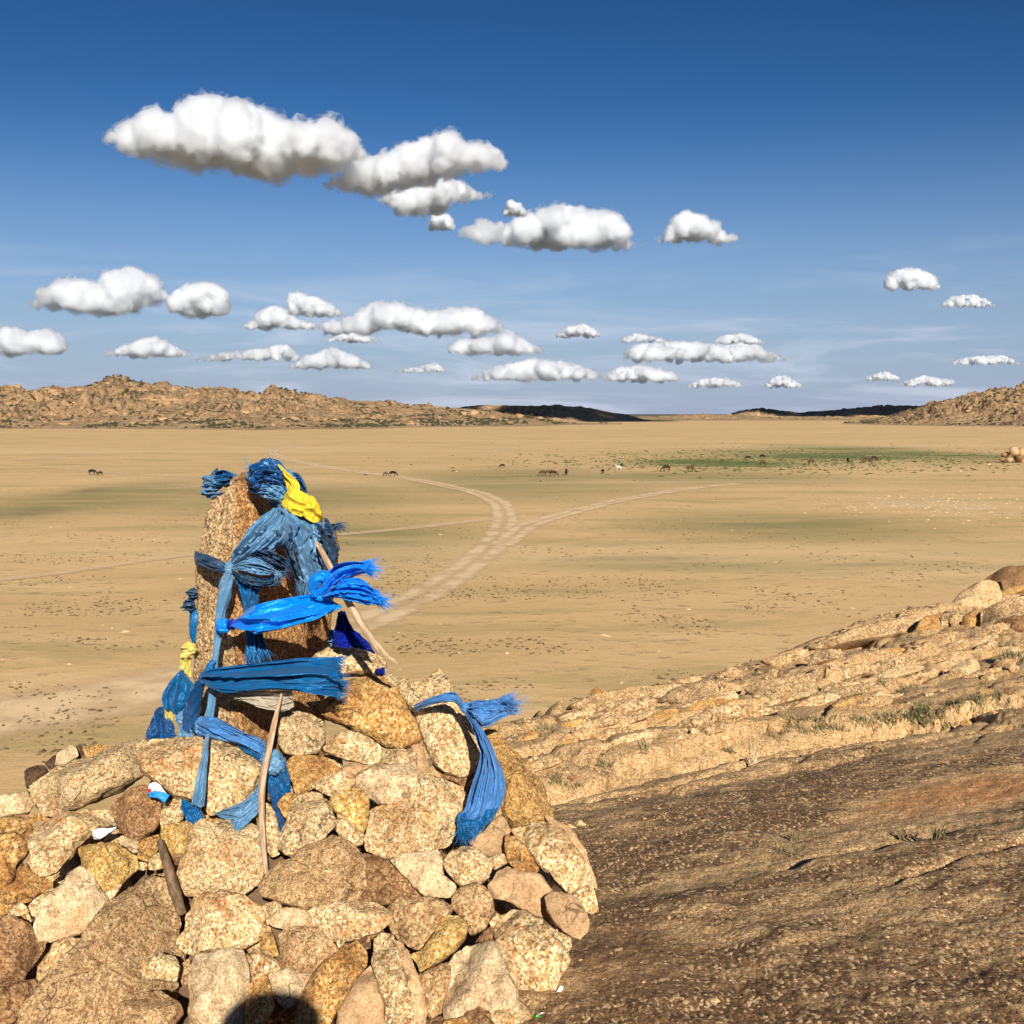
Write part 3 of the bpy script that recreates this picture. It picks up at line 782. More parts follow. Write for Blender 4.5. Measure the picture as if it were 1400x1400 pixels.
STONES = [
 # (material, outline, depth offset, options)
 ('C', [(37,1072),(55,1058),(80,1045),(110,1038),(150,1022),(185,1008),(203,1008),(204,1040),(197,1056),(170,1072),(140,1085),(100,1103),(75,1111),(60,1110),(45,1095),(38,1085)], -0.06),
 ('C', [(195,1050),(215,1066),(240,1084),(275,1092),(285,1108),(310,1106),(330,1100),(350,1078),(357,1052),(352,1036),(335,1020),(300,1010),(250,1005),(205,1004),(190,1025)], -0.10),
 ('C', [(39,1140),(63,1121),(85,1109),(119,1104),(146,1106),(157,1117),(159,1126),(138,1131),(126,1139),(107,1153),(97,1167),(75,1189),(57,1195),(41,1192),(38,1181),(42,1161)], 0.0),
 ('B', [(157,1092),(173,1082),(200,1074),(204,1087),(221,1090),(220,1115),(212,1133),(188,1148),(166,1140),(160,1124),(151,1106)], 0.0),
 ('Y', [(107,1158),(119,1153),(157,1153),(187,1169),(187,1185),(165,1207),(146,1221),(138,1218),(126,1204),(113,1185)], -0.02),
 ('W', [(108,1186),(126,1200),(137,1218),(145,1226),(137,1246),(130,1260),(110,1274),(69,1285),(53,1281),(46,1262),(53,1243),(75,1216),(94,1197)], -0.03),
 ('P', [(10,1418),(50,1353),(82,1317),(113,1282),(130,1262),(145,1235),(173,1210),(204,1191),(224,1190),(240,1225),(243,1255),(240,1285),(248,1300),(243,1325),(243,1345),(225,1355),(200,1365),(175,1385),(165,1410),(150,1445),(40,1450)], -0.02),
 ('C', [(190,1326),(204,1313),(216,1304),(239,1306),(244,1322),(240,1342),(216,1338),(200,1337)], -0.09),
 ('P', [(163,1372),(175,1360),(200,1355),(219,1354),(242,1369),(247,1385),(236,1400),(230,1435),(160,1435)], -0.06),
 ('O', [(-30,1150),(0,1140),(16,1139),(31,1131),(48,1117),(41,1138),(38,1160),(24,1180),(16,1198),(8,1210),(0,1222),(-30,1235)], 0.02),
 ('O', [(36,1183),(41,1193),(57,1199),(71,1204),(69,1215),(52,1218),(42,1232),(31,1234),(16,1246),(-10,1256),(-20,1235),(19,1207)], 0.04),
 ('C', [(11,1248),(27,1233),(36,1241),(43,1259),(31,1262),(11,1256)], 0.0),
 ('C', [(39,1238),(55,1224),(74,1214),(66,1238),(52,1252),(44,1252)], 0.03),
 ('B', [(-40,1250),(0,1255),(19,1254),(38,1265),(52,1277),(61,1284),(55,1300),(41,1321),(30,1339),(9,1350),(-40,1355)], -0.03),
 ('B', [(31,1339),(47,1337),(53,1348),(44,1369),(31,1385),(20,1395),(0,1405),(-35,1405),(-35,1365),(20,1345)], 0.02),
 ('C', [(74,1288),(88,1285),(116,1281),(100,1300),(78,1321),(55,1347),(49,1343),(52,1321),(69,1301)], 0.03),
 ('W', [(-40,1092),(0,1090),(35,1084),(44,1099),(39,1109),(0,1118),(-40,1122)], 0.10),
 ('O', [(-40,1124),(0,1120),(38,1112),(54,1112),(50,1121),(31,1129),(16,1139),(-40,1138)], 0.06),
 ('D', [(35,1054),(47,1046),(61,1046),(66,1056),(52,1070),(38,1076)], 0.10),
 ('W', [(79,1030),(94,1019),(101,1019),(107,1033),(88,1043),(75,1044)], 0.02),
 ('D', [(104,1021),(110,1019),(114,1026),(110,1036),(104,1036)], 0.10),
 ('D', [(62,1044),(78,1030),(80,1043),(68,1052)], 0.10),
 ('O', [(113,1024),(134,1018),(150,1019),(146,1030),(120,1038)], 0.10),
 ('W', [(165,1143),(189,1150),(187,1165),(179,1162),(163,1150)], 0.02),
 ('O', [(190,1150),(217,1140),(217,1159),(204,1176),(189,1172)], 0.01),
 ('C', [(190,1178),(201,1180),(200,1189),(189,1189)], 0.02),
 ('C', [(203,1176),(220,1165),(227,1184),(214,1189),(203,1187)], 0.0),
 ('C', [(221,1110),(228,1095),(240,1090),(250,1093),(249,1118),(226,1132),(219,1125)], 0.02),
 ('Y', [(221,1130),(240,1126),(255,1122),(264,1130),(262,1152),(258,1166),(233,1167),(222,1150)], -0.03),
 ('B', [(232,1168),(256,1164),(254,1180),(238,1182)], 0.02),
 ('C', [(262,1129),(272,1117),(282,1118),(288,1124),(296,1115),(310,1117),(326,1127),(338,1121),(354,1135),(359,1164),(360,1189),(349,1206),(334,1218),(310,1218),(271,1220),(252,1218),(244,1196),(250,1170),(260,1152)], -0.04),
 ('C', [(260,1240),(266,1226),(279,1223),(310,1221),(341,1229),(357,1243),(362,1262),(359,1277),(334,1295),(307,1298),(275,1297),(263,1304),(241,1290),(242,1277),(252,1268),(255,1248)], -0.04),
 ('W', [(267,1304),(310,1299),(335,1299),(338,1318),(341,1343),(340,1365),(332,1400),(310,1430),(262,1415),(258,1375),(257,1337),(263,1321)], -0.02),
 ('C', [(338,1303),(357,1296),(381,1314),(391,1325),(366,1330),(362,1345),(345,1345),(340,1325)], 0.0),
 ('O', [(342,1345),(362,1330),(370,1345),(372,1380),(352,1425),(336,1400)], -0.01),
 ('W', [(368,1332),(400,1325),(412,1345),(408,1370),(390,1378),(372,1362)], 0.0),
 ('O', [(359,1268),(367,1265),(374,1281),(380,1306),(365,1309),(356,1290)], 0.02),
 ('C', [(360,1238),(378,1232),(392,1248),(392,1259),(368,1262),(362,1262)], 0.02),
 ('W', [(366,1260),(380,1243),(418,1242),(426,1255),(429,1268),(395,1269),(372,1265)], 0.01),
 ('P', [(383,1290),(380,1275),(392,1269),(419,1268),(443,1276),(455,1287),(460,1299),(452,1314),(432,1326),(415,1334),(389,1329),(381,1316)], -0.03),
 ('O', [(459,1306),(471,1290),(487,1284),(496,1293),(501,1306),(499,1318),(487,1336),(474,1353),(459,1380),(450,1400),(430,1432),(400,1432),(405,1385),(421,1350),(432,1329),(446,1315)], -0.03),
 ('W', [(385,1335),(402,1332),(427,1331),(413,1361),(402,1376),(386,1364)], 0.02),
 ('T', [(506,1318),(510,1328),(514,1345),(525,1373),(524,1400),(515,1432),(460,1432),(462,1380),(481,1350),(493,1331)], -0.01),
 ('C', [(512,1281),(521,1273),(534,1273),(539,1287),(545,1314),(553,1337),(562,1369),(570,1432),(532,1432),(526,1369),(515,1337),(510,1318)], -0.08),
 ('T', [(536,1282),(548,1287),(557,1304),(569,1328),(578,1353),(582,1384),(577,1432),(556,1432),(548,1350)], -0.03),
 ('Y', [(562,1303),(570,1314),(574,1328),(587,1325),(602,1311),(622,1298),(637,1280),(639,1262),(627,1251),(610,1250),(600,1258),(592,1282),(580,1297)], -0.01),
 ('P', [(572,1331),(590,1324),(604,1318),(615,1315),(614,1337),(611,1355),(606,1381),(590,1390),(580,1386),(577,1353)], 0.0),
 ('W', [(614,1310),(620,1301),(639,1290),(663,1287),(679,1288),(688,1314),(694,1337),(707,1358),(713,1384),(716,1415),(690,1440),(630,1440),(612,1390),(608,1381),(612,1353),(617,1331)], -0.06),
 ('C', [(669,1255),(674,1249),(694,1246),(701,1241),(723,1243),(738,1251),(751,1265),(763,1281),(778,1312),(770,1331),(757,1353),(751,1376),(735,1373),(716,1362),(704,1347),(691,1318),(682,1290),(679,1271)], -0.04),
 ('T', [(746,1226),(757,1222),(781,1222),(793,1235),(804,1255),(804,1270),(793,1281),(774,1273),(757,1262),(751,1249)], -0.08),
 ('C', [(699,1131),(721,1123),(745,1120),(769,1134),(785,1155),(800,1185),(812,1215),(818,1243),(809,1248),(792,1231),(770,1212),(757,1200),(740,1180),(722,1159),(707,1143)], -0.05),
 ('T', [(745,1112),(780,1133),(800,1165),(816,1212),(800,1205),(770,1160)], 0.06),
 ('O', [(664,995),(678,996),(691,1014),(707,1028),(721,1047),(741,1069),(745,1090),(755,1107),(758,1120),(745,1121),(721,1125),(702,1131),(690,1116),(684,1086),(668,1050),(655,1020)], 0.05),
 ('C', [(553,943),(568,932),(587,919),(601,908),(609,922),(619,943),(628,965),(641,987),(653,1018),(658,1034),(650,1056),(642,1062),(628,1065),(611,1058),(597,1047),(586,1026),(578,1003),(568,974),(557,959)], -0.03),
 ('O', [(416,956),(443,954),(466,948),(474,926),(495,923),(514,923),(537,935),(550,954),(554,970),(565,983),(572,1001),(575,1014),(553,1019),(529,1019),(510,1005),(490,997),(468,987),(443,976),(432,968)], -0.02),
 ('C', [(425,900),(437,882),(451,880),(474,884),(493,885),(514,891),(528,902),(529,913),(512,922),(490,922),(474,922),(445,918),(428,910)], -0.04),
 ('C', [(523,928),(534,920),(541,930),(539,942),(528,940)], 0.05),
 ('C', [(381,994),(389,979),(405,971),(424,973),(438,982),(445,994),(443,1012),(435,1025),(418,1031),(400,1031),(388,1025),(381,1014)], -0.06),
 ('C', [(444,1020),(459,1005),(477,1000),(499,1005),(518,1017),(521,1030),(517,1041),(503,1042),(481,1038),(455,1030),(443,1025)], -0.03),
 ('C', [(378,968),(389,962),(401,967),(400,974),(385,980)], 0.02),
 ('O', [(391,1044),(399,1036),(419,1033),(440,1033),(454,1040),(462,1048),(459,1056),(443,1064),(426,1077),(408,1086),(400,1072),(393,1059)], -0.01),
 ('C', [(427,1073),(443,1062),(465,1056),(485,1059),(485,1070),(474,1081),(455,1089),(443,1083)], -0.01),
 ('T', [(470,1050),(487,1043),(495,1050),(486,1060),(468,1056)], 0.03),
 ('W', [(488,1061),(510,1050),(521,1047),(537,1044),(553,1036),(567,1044),(569,1058),(570,1072),(562,1088),(550,1097),(534,1102),(518,1099),(503,1088),(490,1070)], -0.05),
 ('C', [(520,1034),(526,1026),(553,1024),(570,1031),(568,1046),(537,1046),(525,1042)], 0.01),
 ('T', [(563,1015),(576,1020),(588,1053),(572,1064),(564,1040)], 0.05),
 ('C', [(506,1105),(520,1101),(550,1098),(570,1080),(575,1064),(590,1058),(612,1064),(632,1072),(640,1088),(638,1106),(627,1113),(622,1132),(615,1148),(600,1158),(580,1163),(560,1168),(545,1172),(531,1172),(514,1166),(500,1158),(499,1145),(504,1128)], -0.03),
 ('Y', [(452,1091),(474,1078),(490,1075),(501,1088),(504,1099),(503,1122),(496,1136),(482,1136),(468,1116),(457,1107)], 0.0),
 ('C', [(462,1114),(474,1117),(487,1130),(497,1139),(496,1152),(480,1158),(468,1148),(459,1133)], 0.02),
 ('C', [(400,1092),(411,1083),(424,1080),(438,1084),(449,1095),(455,1111),(460,1124),(452,1133),(443,1144),(430,1152),(411,1161),(400,1171),(389,1166),(382,1158),(385,1139),(393,1121),(397,1105)], -0.05),
 ('O', [(379,1100),(389,1086),(406,1084),(400,1105),(394,1122)], 0.01),
 ('P', [(352,1205),(362,1193),(380,1178),(402,1174),(411,1163),(432,1154),(454,1144),(468,1149),(487,1158),(496,1171),(501,1190),(499,1211),(484,1226),(459,1232),(440,1238),(419,1240),(396,1234),(380,1228),(360,1222)], -0.06),
 ('B', [(497,1165),(514,1167),(534,1177),(555,1194),(571,1211),(587,1228),(560,1236),(521,1234),(488,1230),(500,1212)], 0.07),
 ('W', [(534,1175),(549,1169),(576,1165),(597,1161),(605,1176),(604,1197),(622,1210),(618,1224),(596,1226),(580,1223),(565,1208),(548,1190)], -0.02),
 ('C', [(605,1177),(618,1164),(633,1156),(646,1159),(662,1170),(673,1181),(668,1197),(655,1207),(633,1212),(619,1197),(610,1188)], -0.01),
 ('T', [(640,1153),(660,1140),(677,1120),(684,1113),(695,1128),(695,1141),(690,1158),(688,1168),(671,1172),(655,1166)], 0.02),
 ('C', [(669,1173),(689,1167),(694,1179),(677,1188)], 0.02),
 ('O', [(693,1142),(706,1147),(721,1161),(734,1178),(737,1189),(728,1194),(710,1189),(696,1178),(690,1159)], -0.01),
 ('T', [(693,1185),(714,1194),(737,1196),(747,1210),(754,1219),(749,1228),(752,1262),(721,1245),(698,1232),(672,1224),(668,1210),(680,1191)], 0.02),
 ('P', [(619,1223),(630,1211),(645,1206),(662,1212),(672,1227),(676,1243),(668,1256),(662,1268),(644,1277),(637,1265),(630,1254),(618,1238)], -0.02),
 ('B', [(650,1288),(666,1271),(678,1264),(683,1288),(668,1290)], 0.02),
 ('C', [(422,1244),(443,1238),(468,1233),(490,1230),(514,1232),(528,1241),(537,1255),(521,1268),(510,1274),(490,1281),(468,1284),(451,1282),(438,1274),(430,1262)], -0.02),
 ('P', [(526,1243),(540,1230),(560,1230),(585,1227),(605,1231),(619,1240),(612,1252),(600,1258),(592,1280),(598,1292),(580,1297),(566,1295),(548,1287),(535,1272),(530,1258)], 0.0),
 ('B', [(485,1282),(506,1278),(515,1278),(506,1295),(495,1299)], 0.02),
 ('C', [(457,1283),(473,1284),(465,1298)], 0.02),
 ('C', [(349,1115),(362,1095),(374,1108),(385,1150),(382,1167),(370,1170),(358,1150)], 0.03),
 ('O', [(608,1394),(640,1392),(664,1402),(650,1440),(596,1440)], 0.0),
 ('B', [(711,1362),(735,1373),(747,1385),(737,1402),(716,1398)], 0.04),
 ('C', [(760,1266),(777,1275),(781,1296),(772,1303)], 0.02),
 ('O', [(51,1112),(74,1107),(70,1122),(53,1120)], 0.04),
 ('C', [(138,1152),(160,1133),(167,1142),(164,1158),(143,1160)], 0.03),
 ('Y', [(222,1195),(240,1188),(246,1222),(238,1234)], 0.04),
 ('P', [(244,1322),(258,1310),(262,1338),(250,1350)], 0.05),
 ('C', [(140,1225),(166,1208),(160,1220),(138,1248)], 0.04),
 ('C', [(545,930),(560,926),(556,950),(546,952)], 0.08),
 ('B', [(592,1045),(612,1060),(640,1064),(650,1100),(636,1075),(606,1062)], 0.06),
 ('P', [(640,1060),(662,1030),(690,1090),(684,1116),(660,1140),(636,1110)], 0.06),
 ('B', [(350,1015),(385,1000),(392,1050),(380,1100),(352,1085)], 0.08),
 ('O', [(270,1085),(345,1098),(350,1125),(300,1135),(262,1125)], 0.12),
]
for i, s in enumerate(STONES):
    cx = sum(p[0] for p in s[1]) / len(s[1]); cy_ = sum(p[1] for p in s[1]) / len(s[1])
    stone(s[1], s[0], cairn_depth(cx, cy_) + s[2] * 0.85, 'stone', cairn, 100 + i, CAIRN_N, thick=0.62, face=0.62)
# stones of the cairn that fill it from within, behind and below the picture's edge
def blob_stone(c, size, mat, name, parent, seed, flat=0.75, res=2):
    rnd = random.Random(seed)
    bm = bmesh.new()
    bmesh.ops.create_icosphere(bm, subdivisions=res, radius=1.0)
    v = np.array([x.co[:] for x in bm.verts])
    f = [[q.index for q in p.verts] for p in bm.faces]
    bm.free()
    v = v * np.array([1.0, rnd.uniform(0.6, 0.95), flat * rnd.uniform(0.7, 1.0)])
    for _ in range(9):
        n = np.array([rnd.gauss(0, 1), rnd.gauss(0, 1), rnd.gauss(0, 1)]); n /= np.linalg.norm(n)
        d = v @ n; lim = d.max() * rnd.uniform(0.62, 0.88)
        v = v - n[None] * np.clip(d - lim, 0, None)[:, None]
    v = v * (1 + 0.10 * fbm(v * 1.7 + seed, 3, seed % 50))[:, None]
    a = rnd.uniform(0, 6.28); b_ = rnd.uniform(-0.5, 0.5)
    Rz = np.array([[math.cos(a), -math.sin(a), 0], [math.sin(a), math.cos(a), 0], [0, 0, 1]])
    Rx = np.array([[1, 0, 0], [0, math.cos(b_), -math.sin(b_)], [0, math.sin(b_), math.cos(b_)]])
    v = (v @ Rx.T @ Rz.T) * size
    o = mesh_obj(name, v.tolist(), f, ROCK[mat] if isinstance(mat, str) else mat, None, c)
    if parent is not None:
        o.location = Vector(c) - parent.location
        o.parent = parent
    return o
CA = Vector((-0.86, 3.80, -0.98))
def cone_z(x, y):
    return CA.z - 0.60 * math.hypot(x - CA.x, (y - CA.y))
rnd = random.Random(5)
k = 0
while k < 120:
    a = rnd.uniform(0, 2 * math.pi); r = math.sqrt(rnd.random()) * 1.35
    x, y = CA.x + r * math.cos(a), CA.y + r * math.sin(a)
    if x > 0.1 and y < 4.4:
        continue
    size = rnd.uniform(0.055, 0.11)
    z = cone_z(x, y) - 0.16 - size * 0.5
    # back and hidden flanks stand at the surface
    if y > CA.y + 0.25 or y < 2.45:
        z += 0.10
    z = max(z, float(hill_height(np.array([x]), np.array([y]), False)[0]) - 0.02)
    blob_stone((x, y, z), size, rnd.choice('CCPOBWC'), 'stone', cairn, 900 + k)
    k += 1
# earth packed between the stones
ang = np.linspace(0, 2 * math.pi, 72); rad = np.linspace(0.0, 1.6, 26)
A, R_ = np.meshgrid(ang, rad)
X, Y = CA.x + R_ * np.cos(A), CA.y + R_ * np.sin(A)
Zc_ = CA.z - 0.22 - 0.60 * R_ + 0.03 * fbm(np.stack([X.ravel() * 6, Y.ravel() * 6, np.zeros(X.size)], 1), 3, 4).reshape(X.shape)
Zc_ = np.where(R_ > 1.5, Zc_ - 0.4, Zc_)
m, t, b, out = new_mat('packed_earth')
tc = N(t, 'ShaderNodeTexCoord')
nn = noise(t, tc.outputs['Object'], 30, 6, 0.7)
t.links.new(mix(t, nn, (0.10, 0.055, 0.028), (0.26, 0.16, 0.085)), b.inputs['Base Color'])
bump(t, nn, 1.0, 0.02, b)
core = grid_obj('packed_earth', np.stack([X - cairn.location.x, Y - cairn.location.y, Zc_ - cairn.location.z], 2), m, flip=True)
core.parent = cairn

# ------------------------------------------------------------------ standing stone
def standing():
    # horizontal sections from the foot up: left edge, ridge, right edge (pixel, metres ahead)
    rows = [  # row, left px, ridge px, right px
        (1080, 262, 335, 440), (1030, 264, 332, 442), (985, 266, 328, 440), (940, 266, 326, 443), (896, 266, 328, 447), (860, 266, 330, 449), (820, 268, 334, 452), (780, 269, 338, 458),
        (752, 273, 341, 460), (730, 276, 344, 455), (712, 280, 347, 438), (696, 284, 347, 412), (682, 290, 346, 388), (670, 299, 345, 368), (661, 308, 342, 354), (654, 317, 336, 345)]
    prof = []
    for (row, l, r, g) in rows:
        up = (1080 - row) / 430.0
        dL, dR, dG = 3.90 + 0.05 * up, 3.74 + 0.12 * up, 4.30 - 0.14 * up
        pts = []
        def seg(a, b_, n, bul):
            for k in range(n):
                f = k / n
                p = a.lerp(b_, f)
                p = p + Vector((0, -1, 0)) * bul * math.sin(math.pi * f)
                pts.append(p)
        a, b_, c_ = P(l, row, dL), P(r, row, dR), P(g, row, dG)
        back_r = c_ + Vector((-0.02, 0.16, 0)); back_l = a + Vector((0.05, 0.24, 0))
        seg(a, b_, 26, 0.006); seg(b_, c_, 34, 0.004); seg(c_, back_r, 8, 0); seg(back_r, back_l, 24, -0.03); seg(back_l, a, 10, 0)
        prof.append([p[:] for p in pts])
    prof = np.array(prof)
    # resample rows finely
    z = np.linspace(0, len(rows) - 1, 90)
    i0 = np.clip(np.floor(z).astype(int), 0, len(rows) - 2); f = (z - i0)[:, None, None]
    V = prof[i0] * (1 - f) + prof[i0 + 1] * f
    nr, nc = V.shape[:2]
    top = V[-1].mean(0)
    caps = [V]
    for k, up in ((0.72, 0.012), (0.4, 0.019), (0.0, 0.022)):
        caps.append(((V[-1] - top) * k + top + np.array([0, 0, up]))[None])
    V = np.concatenate(caps, 0)
    nr = V.shape[0]
    flat = V.reshape(-1, 3)
    cen = flat.mean(0)
    g = flat - np.array([cen[0], cen[1] + 0.05, 0]) * np.array([1, 1, 0]) - np.array([0, 0, 1]) * flat[:, 2:3]
    g /= np.maximum(np.linalg.norm(g, axis=1), 1e-6)[:, None]
    dsp = fbm(flat / 0.11, 4, 5) * 0.011 + (1 - 2 * np.abs(fbm(flat / 0.07 + 4, 3, 9))) * 0.006 + fbm(flat / 0.02, 3, 15) * 0.005
    flat = flat + g * dsp[:, None]
    base = Vector((float(cen[0]), float(cen[1]), float(flat[:, 2].min())))
    V = (flat - np.array(base)).reshape(nr, nc, 3)
    V = np.concatenate([V, V[:, :1]], 1)
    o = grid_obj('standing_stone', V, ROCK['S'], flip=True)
    bm = bmesh.new(); bm.from_mesh(o.data)
    bmesh.ops.remove_doubles(bm, verts=bm.verts, dist=0.0005)
    bmesh.ops.recalc_face_normals(bm, faces=bm.faces)
    bm.to_mesh(o.data); bm.free(); o.data.shade_smooth()
    o.location = base
    tag(o, 'upright coarse granite standing stone rising from the top of the cairn, tied with scarves', 'standing stone')
standing()
# ------------------------------------------------------------------ silk scarves
def silk(name, col, rough=0.38, sheen=0.3, faded=0.0, spec=0.5, metal=0.0):
    m, t, b, out = new_mat(name)
    tc = N(t, 'ShaderNodeTexCoord')
    uv = N(t, 'ShaderNodeUVMap')
    n1 = noise(t, tc.outputs['Object'], 14.0, 5, 0.65)
    n2 = noise(t, mapping(t, uv.outputs[0], scale=(240.0, 9.0, 1)), 1.0, 4, 0.7)
    c = mix(t, smooth(t, n1, 0.42, 0.68, 0.0, faded), col, tuple(min(0.6, x * 0.8 + 0.13 + 0.045 * k) for k, x in enumerate(col)))
    c = mix(t, 1.0, c, ramp(t, n2, [(0.25, (0.92, 0.92, 0.93)), (0.75, (1.05, 1.05, 1.04))]), 'MULTIPLY')
    t.links.new(c, b.inputs['Base Color'])
    b.inputs['Roughness'].default_value = rough
    b.inputs['Specular IOR Level'].default_value = spec
    b.inputs['Specular Tint'].default_value = (*[min(1, x * 1.2 + 0.45) for x in col], 1)
    b.inputs['Sheen Weight'].default_value = sheen
    b.inputs['Sheen Roughness'].default_value = 0.4
    b.inputs['Sheen Tint'].default_value = (*[min(1, x + 0.4) for x in col], 1)
    b.inputs['Metallic'].default_value = metal
    b.inputs['Anisotropic'].default_value = 0.3
    crease = noise(t, mapping(t, uv.outputs[0], scale=(9.0, 3.0, 1)), 1.0, 3, 0.5, 1.0)
    n_ = bump(t, crease, 0.30, 0.020, None)
    bump(t, n2, 0.10, 0.0010, b, n_)
    tr = N(t, 'ShaderNodeBsdfTranslucent'); t.links.new(c, tr.inputs['Color'])
    ms = N(t, 'ShaderNodeMixShader'); ms.inputs[0].default_value = 0.22
    t.links.new(b.outputs[0], ms.inputs[1]); t.links.new(tr.outputs[0], ms.inputs[2])
    t.links.new(ms.outputs[0], out.inputs['Surface'])
    return m
SILK = {
 'bright': silk('silk_bright_blue', (0.000, 0.24, 0.82), 0.42, 0.3, 0.0, 0.6, 0.18),
 'royal': silk('silk_royal_blue', (0.002, 0.016, 0.28), 0.34, 0.1, 0.0, 0.5, 0.2),
 'mid': silk('silk_mid_blue', (0.004, 0.115, 0.30), 0.42, 0.2, 0.12, 0.5, 0.12),
 'pale': silk('silk_pale_blue', (0.060, 0.205, 0.47), 0.46, 0.3, 0.30, 0.4, 0.05),
 'grey': silk('silk_faded_blue', (0.095, 0.235, 0.39), 0.42, 0.4, 0.65, 0.5, 0.08),
 'dark': silk('silk_weathered_blue', (0.012, 0.050, 0.115), 0.42, 0.3, 0.40, 0.5, 0.1),
 'deep': silk('silk_deep_blue', (0.003, 0.070, 0.22), 0.38, 0.2, 0.20, 0.6, 0.15),
 'yellow': silk('silk_yellow', (0.70, 0.52, 0.035), 0.5, 0.2, 0.05, 0.3),
 'paleyellow': silk('cloth_pale_yellow', (0.66, 0.53, 0.13), 0.55, 0.2, 0.2, 0.3),
 'white': silk('cloth_white', (0.40, 0.34, 0.25), 0.6, 0.2, 0.1, 0.3),
}
def spline(pts, n):
    """smooth resampling of control points (any dimension)"""
    a = np.array(pts, float)
    if len(a) < 3:
        f = np.linspace(0, 1, n)[:, None]
        return a[0] * (1 - f) + a[-1] * f
    k = len(a)
    ext = np.vstack([2 * a[0] - a[1], a, 2 * a[-1] - a[-2]])
    t = np.linspace(0, k - 1, n); i = np.clip(np.floor(t).astype(int), 0, k - 2); f = (t - i)[:, None]
    p0, p1, p2, p3 = ext[i], ext[i + 1], ext[i + 2], ext[i + 3]
    return 0.5 * ((2 * p1) + (-p0 + p2) * f + (2 * p0 - 5 * p1 + 4 * p2 - p3) * f ** 2 + (-p0 + 3 * p1 - 3 * p2 + p3) * f ** 3)
def finish(name, me_v, me_f, mat, parent, uv=None, thick=0.0016):
    v = np.array(me_v, float)
    loc = v.mean(0)
    o = mesh_obj(name, (v - loc).tolist(), me_f, SILK[mat] if isinstance(mat, str) else mat, None, Vector(loc))
    if uv is not None:
        l = o.data.uv_layers.new(name='UVMap')
        vi = np.empty(len(o.data.loops), np.int32); o.data.loops.foreach_get('vertex_index', vi)
        l.data.foreach_set('uv', np.array(uv, np.float32)[vi].ravel())
    if thick:
        md = o.modifiers.new('thickness', 'SOLIDIFY'); md.thickness = thick; md.offset = 0
    if parent is not None:
        o.parent = parent
        o.location = Vector(loc) - parent.location
    return o
def cloth(edge_a, edge_b, mat, parent=None, name='panel', folds=4, amp=0.012, bulge=0.01, seed=0, ns=60, nt=40, pinch=(0.2, 0.2), fringe=None, drift=1.2, rumple=0.006, thick=0.0008, sharp=0.6, back=False):
    """sheet of silk between two edge lines (px, row, metres ahead), pleated lengthwise, fringed at its end"""
    rnd = random.Random(seed)
    A = np.array([P(*p)[:] for p in spline(edge_a, ns)]); B = np.array([P(*p)[:] for p in spline(edge_b, ns)])
    s = np.linspace(0, 1, ns)[:, None]; t = np.linspace(0, 1, nt)[None, :]
    W = A[:, None, :] * (1 - t[..., None]) + B[:, None, :] * t[..., None]
    along = np.gradient((A + B) / 2, axis=0); across = B - A
    nrm = np.cross(along, across); ln = np.linalg.norm(nrm, axis=1)
    nrm = nrm / np.maximum(ln, 1e-9)[:, None]
    mid = (A + B) / 2
    view = -mid / np.linalg.norm(mid, axis=1)[:, None]
    nrm = np.where(np.sum(nrm * view, 1)[:, None] < 0, -nrm, nrm)
    bad = ln < 1e-8
    nrm[bad] = view[bad]
    nrm = 0.5 * nrm + 0.5 * view; nrm /= np.linalg.norm(nrm, axis=1)[:, None]
    env = pinch[0] + (1 - pinch[0]) * np.clip(s / 0.3, 0, 1)
    env = env * (pinch[1] + (1 - pinch[1]) * np.clip((1 - s) / 0.3, 0, 1))
    ph = rnd.uniform(0, 6.28)
    flat = np.stack([np.broadcast_to(s * 2.2, (ns, nt)).ravel(), np.broadcast_to(t * 3.0, (ns, nt)).ravel(), np.full(ns * nt, seed * 3.7)], 1)
    wander = fbm(flat * 0.8, 3, seed).reshape(ns, nt)
    tt_ = np.broadcast_to(t, (ns, nt)) + 0.10 * drift * wander
    fq = np.stack([tt_.ravel() * folds * 2.0 + ph, np.broadcast_to(s, (ns, nt)).ravel() * 1.6, np.full(ns * nt, seed * 2.3)], 1)
    x = 1 - 2.9 * np.sqrt(np.abs(vnoise(fq, seed + 11)) + 0.004).reshape(ns, nt)
    y = 1 - 2.6 * np.abs(vnoise(fq * np.array([2.3, 1.9, 1]) + 7, seed + 12)).reshape(ns, nt)
    z_ = vnoise(fq * np.array([0.8, 1.1, 1]) + 3, seed + 13).reshape(ns, nt)
    hgt = 2.2 * amp * env * (0.85 * x + 0.15 * y + 0.6 * z_ + 0.25) + bulge * np.sin(math.pi * t) * env
    r1 = 1 - 2 * np.abs(fbm(flat * np.array([2.6, 2.2, 1]) + 5, 3, seed + 2).reshape(ns, nt))
    cw1, cw2, cwi = worley(flat * np.array([1.9, 1.6, 1]) + 0.3 * wander.ravel()[:, None], seed + 6)
    hgt = hgt + rumple * 3.2 * ((cwi - 0.5) * 0.6 + np.clip((cw2 - cw1), 0, 0.5) - 0.2).reshape(ns, nt) * env
    hgt = hgt + 1.2 * rumple * r1 * env + rumple * 0.6 * fbm(flat * 5.0, 3, seed + 3).reshape(ns, nt)
    W = W + nrm[:, None, :] * hgt[..., None]
    V = W.reshape(-1, 3)
    idx = np.arange(ns * nt).reshape(ns, nt)
    faces = np.stack([idx[:-1, :-1].ravel(), idx[:-1, 1:].ravel(), idx[1:, 1:].ravel(), idx[1:, :-1].ravel()], 1).tolist()
    uv = np.stack([np.broadcast_to(t, (ns, nt)).ravel() * 0.3, np.broadcast_to(s, (ns, nt)).ravel()], 1)
    o = finish(name, V, faces, mat, parent, uv, thick)
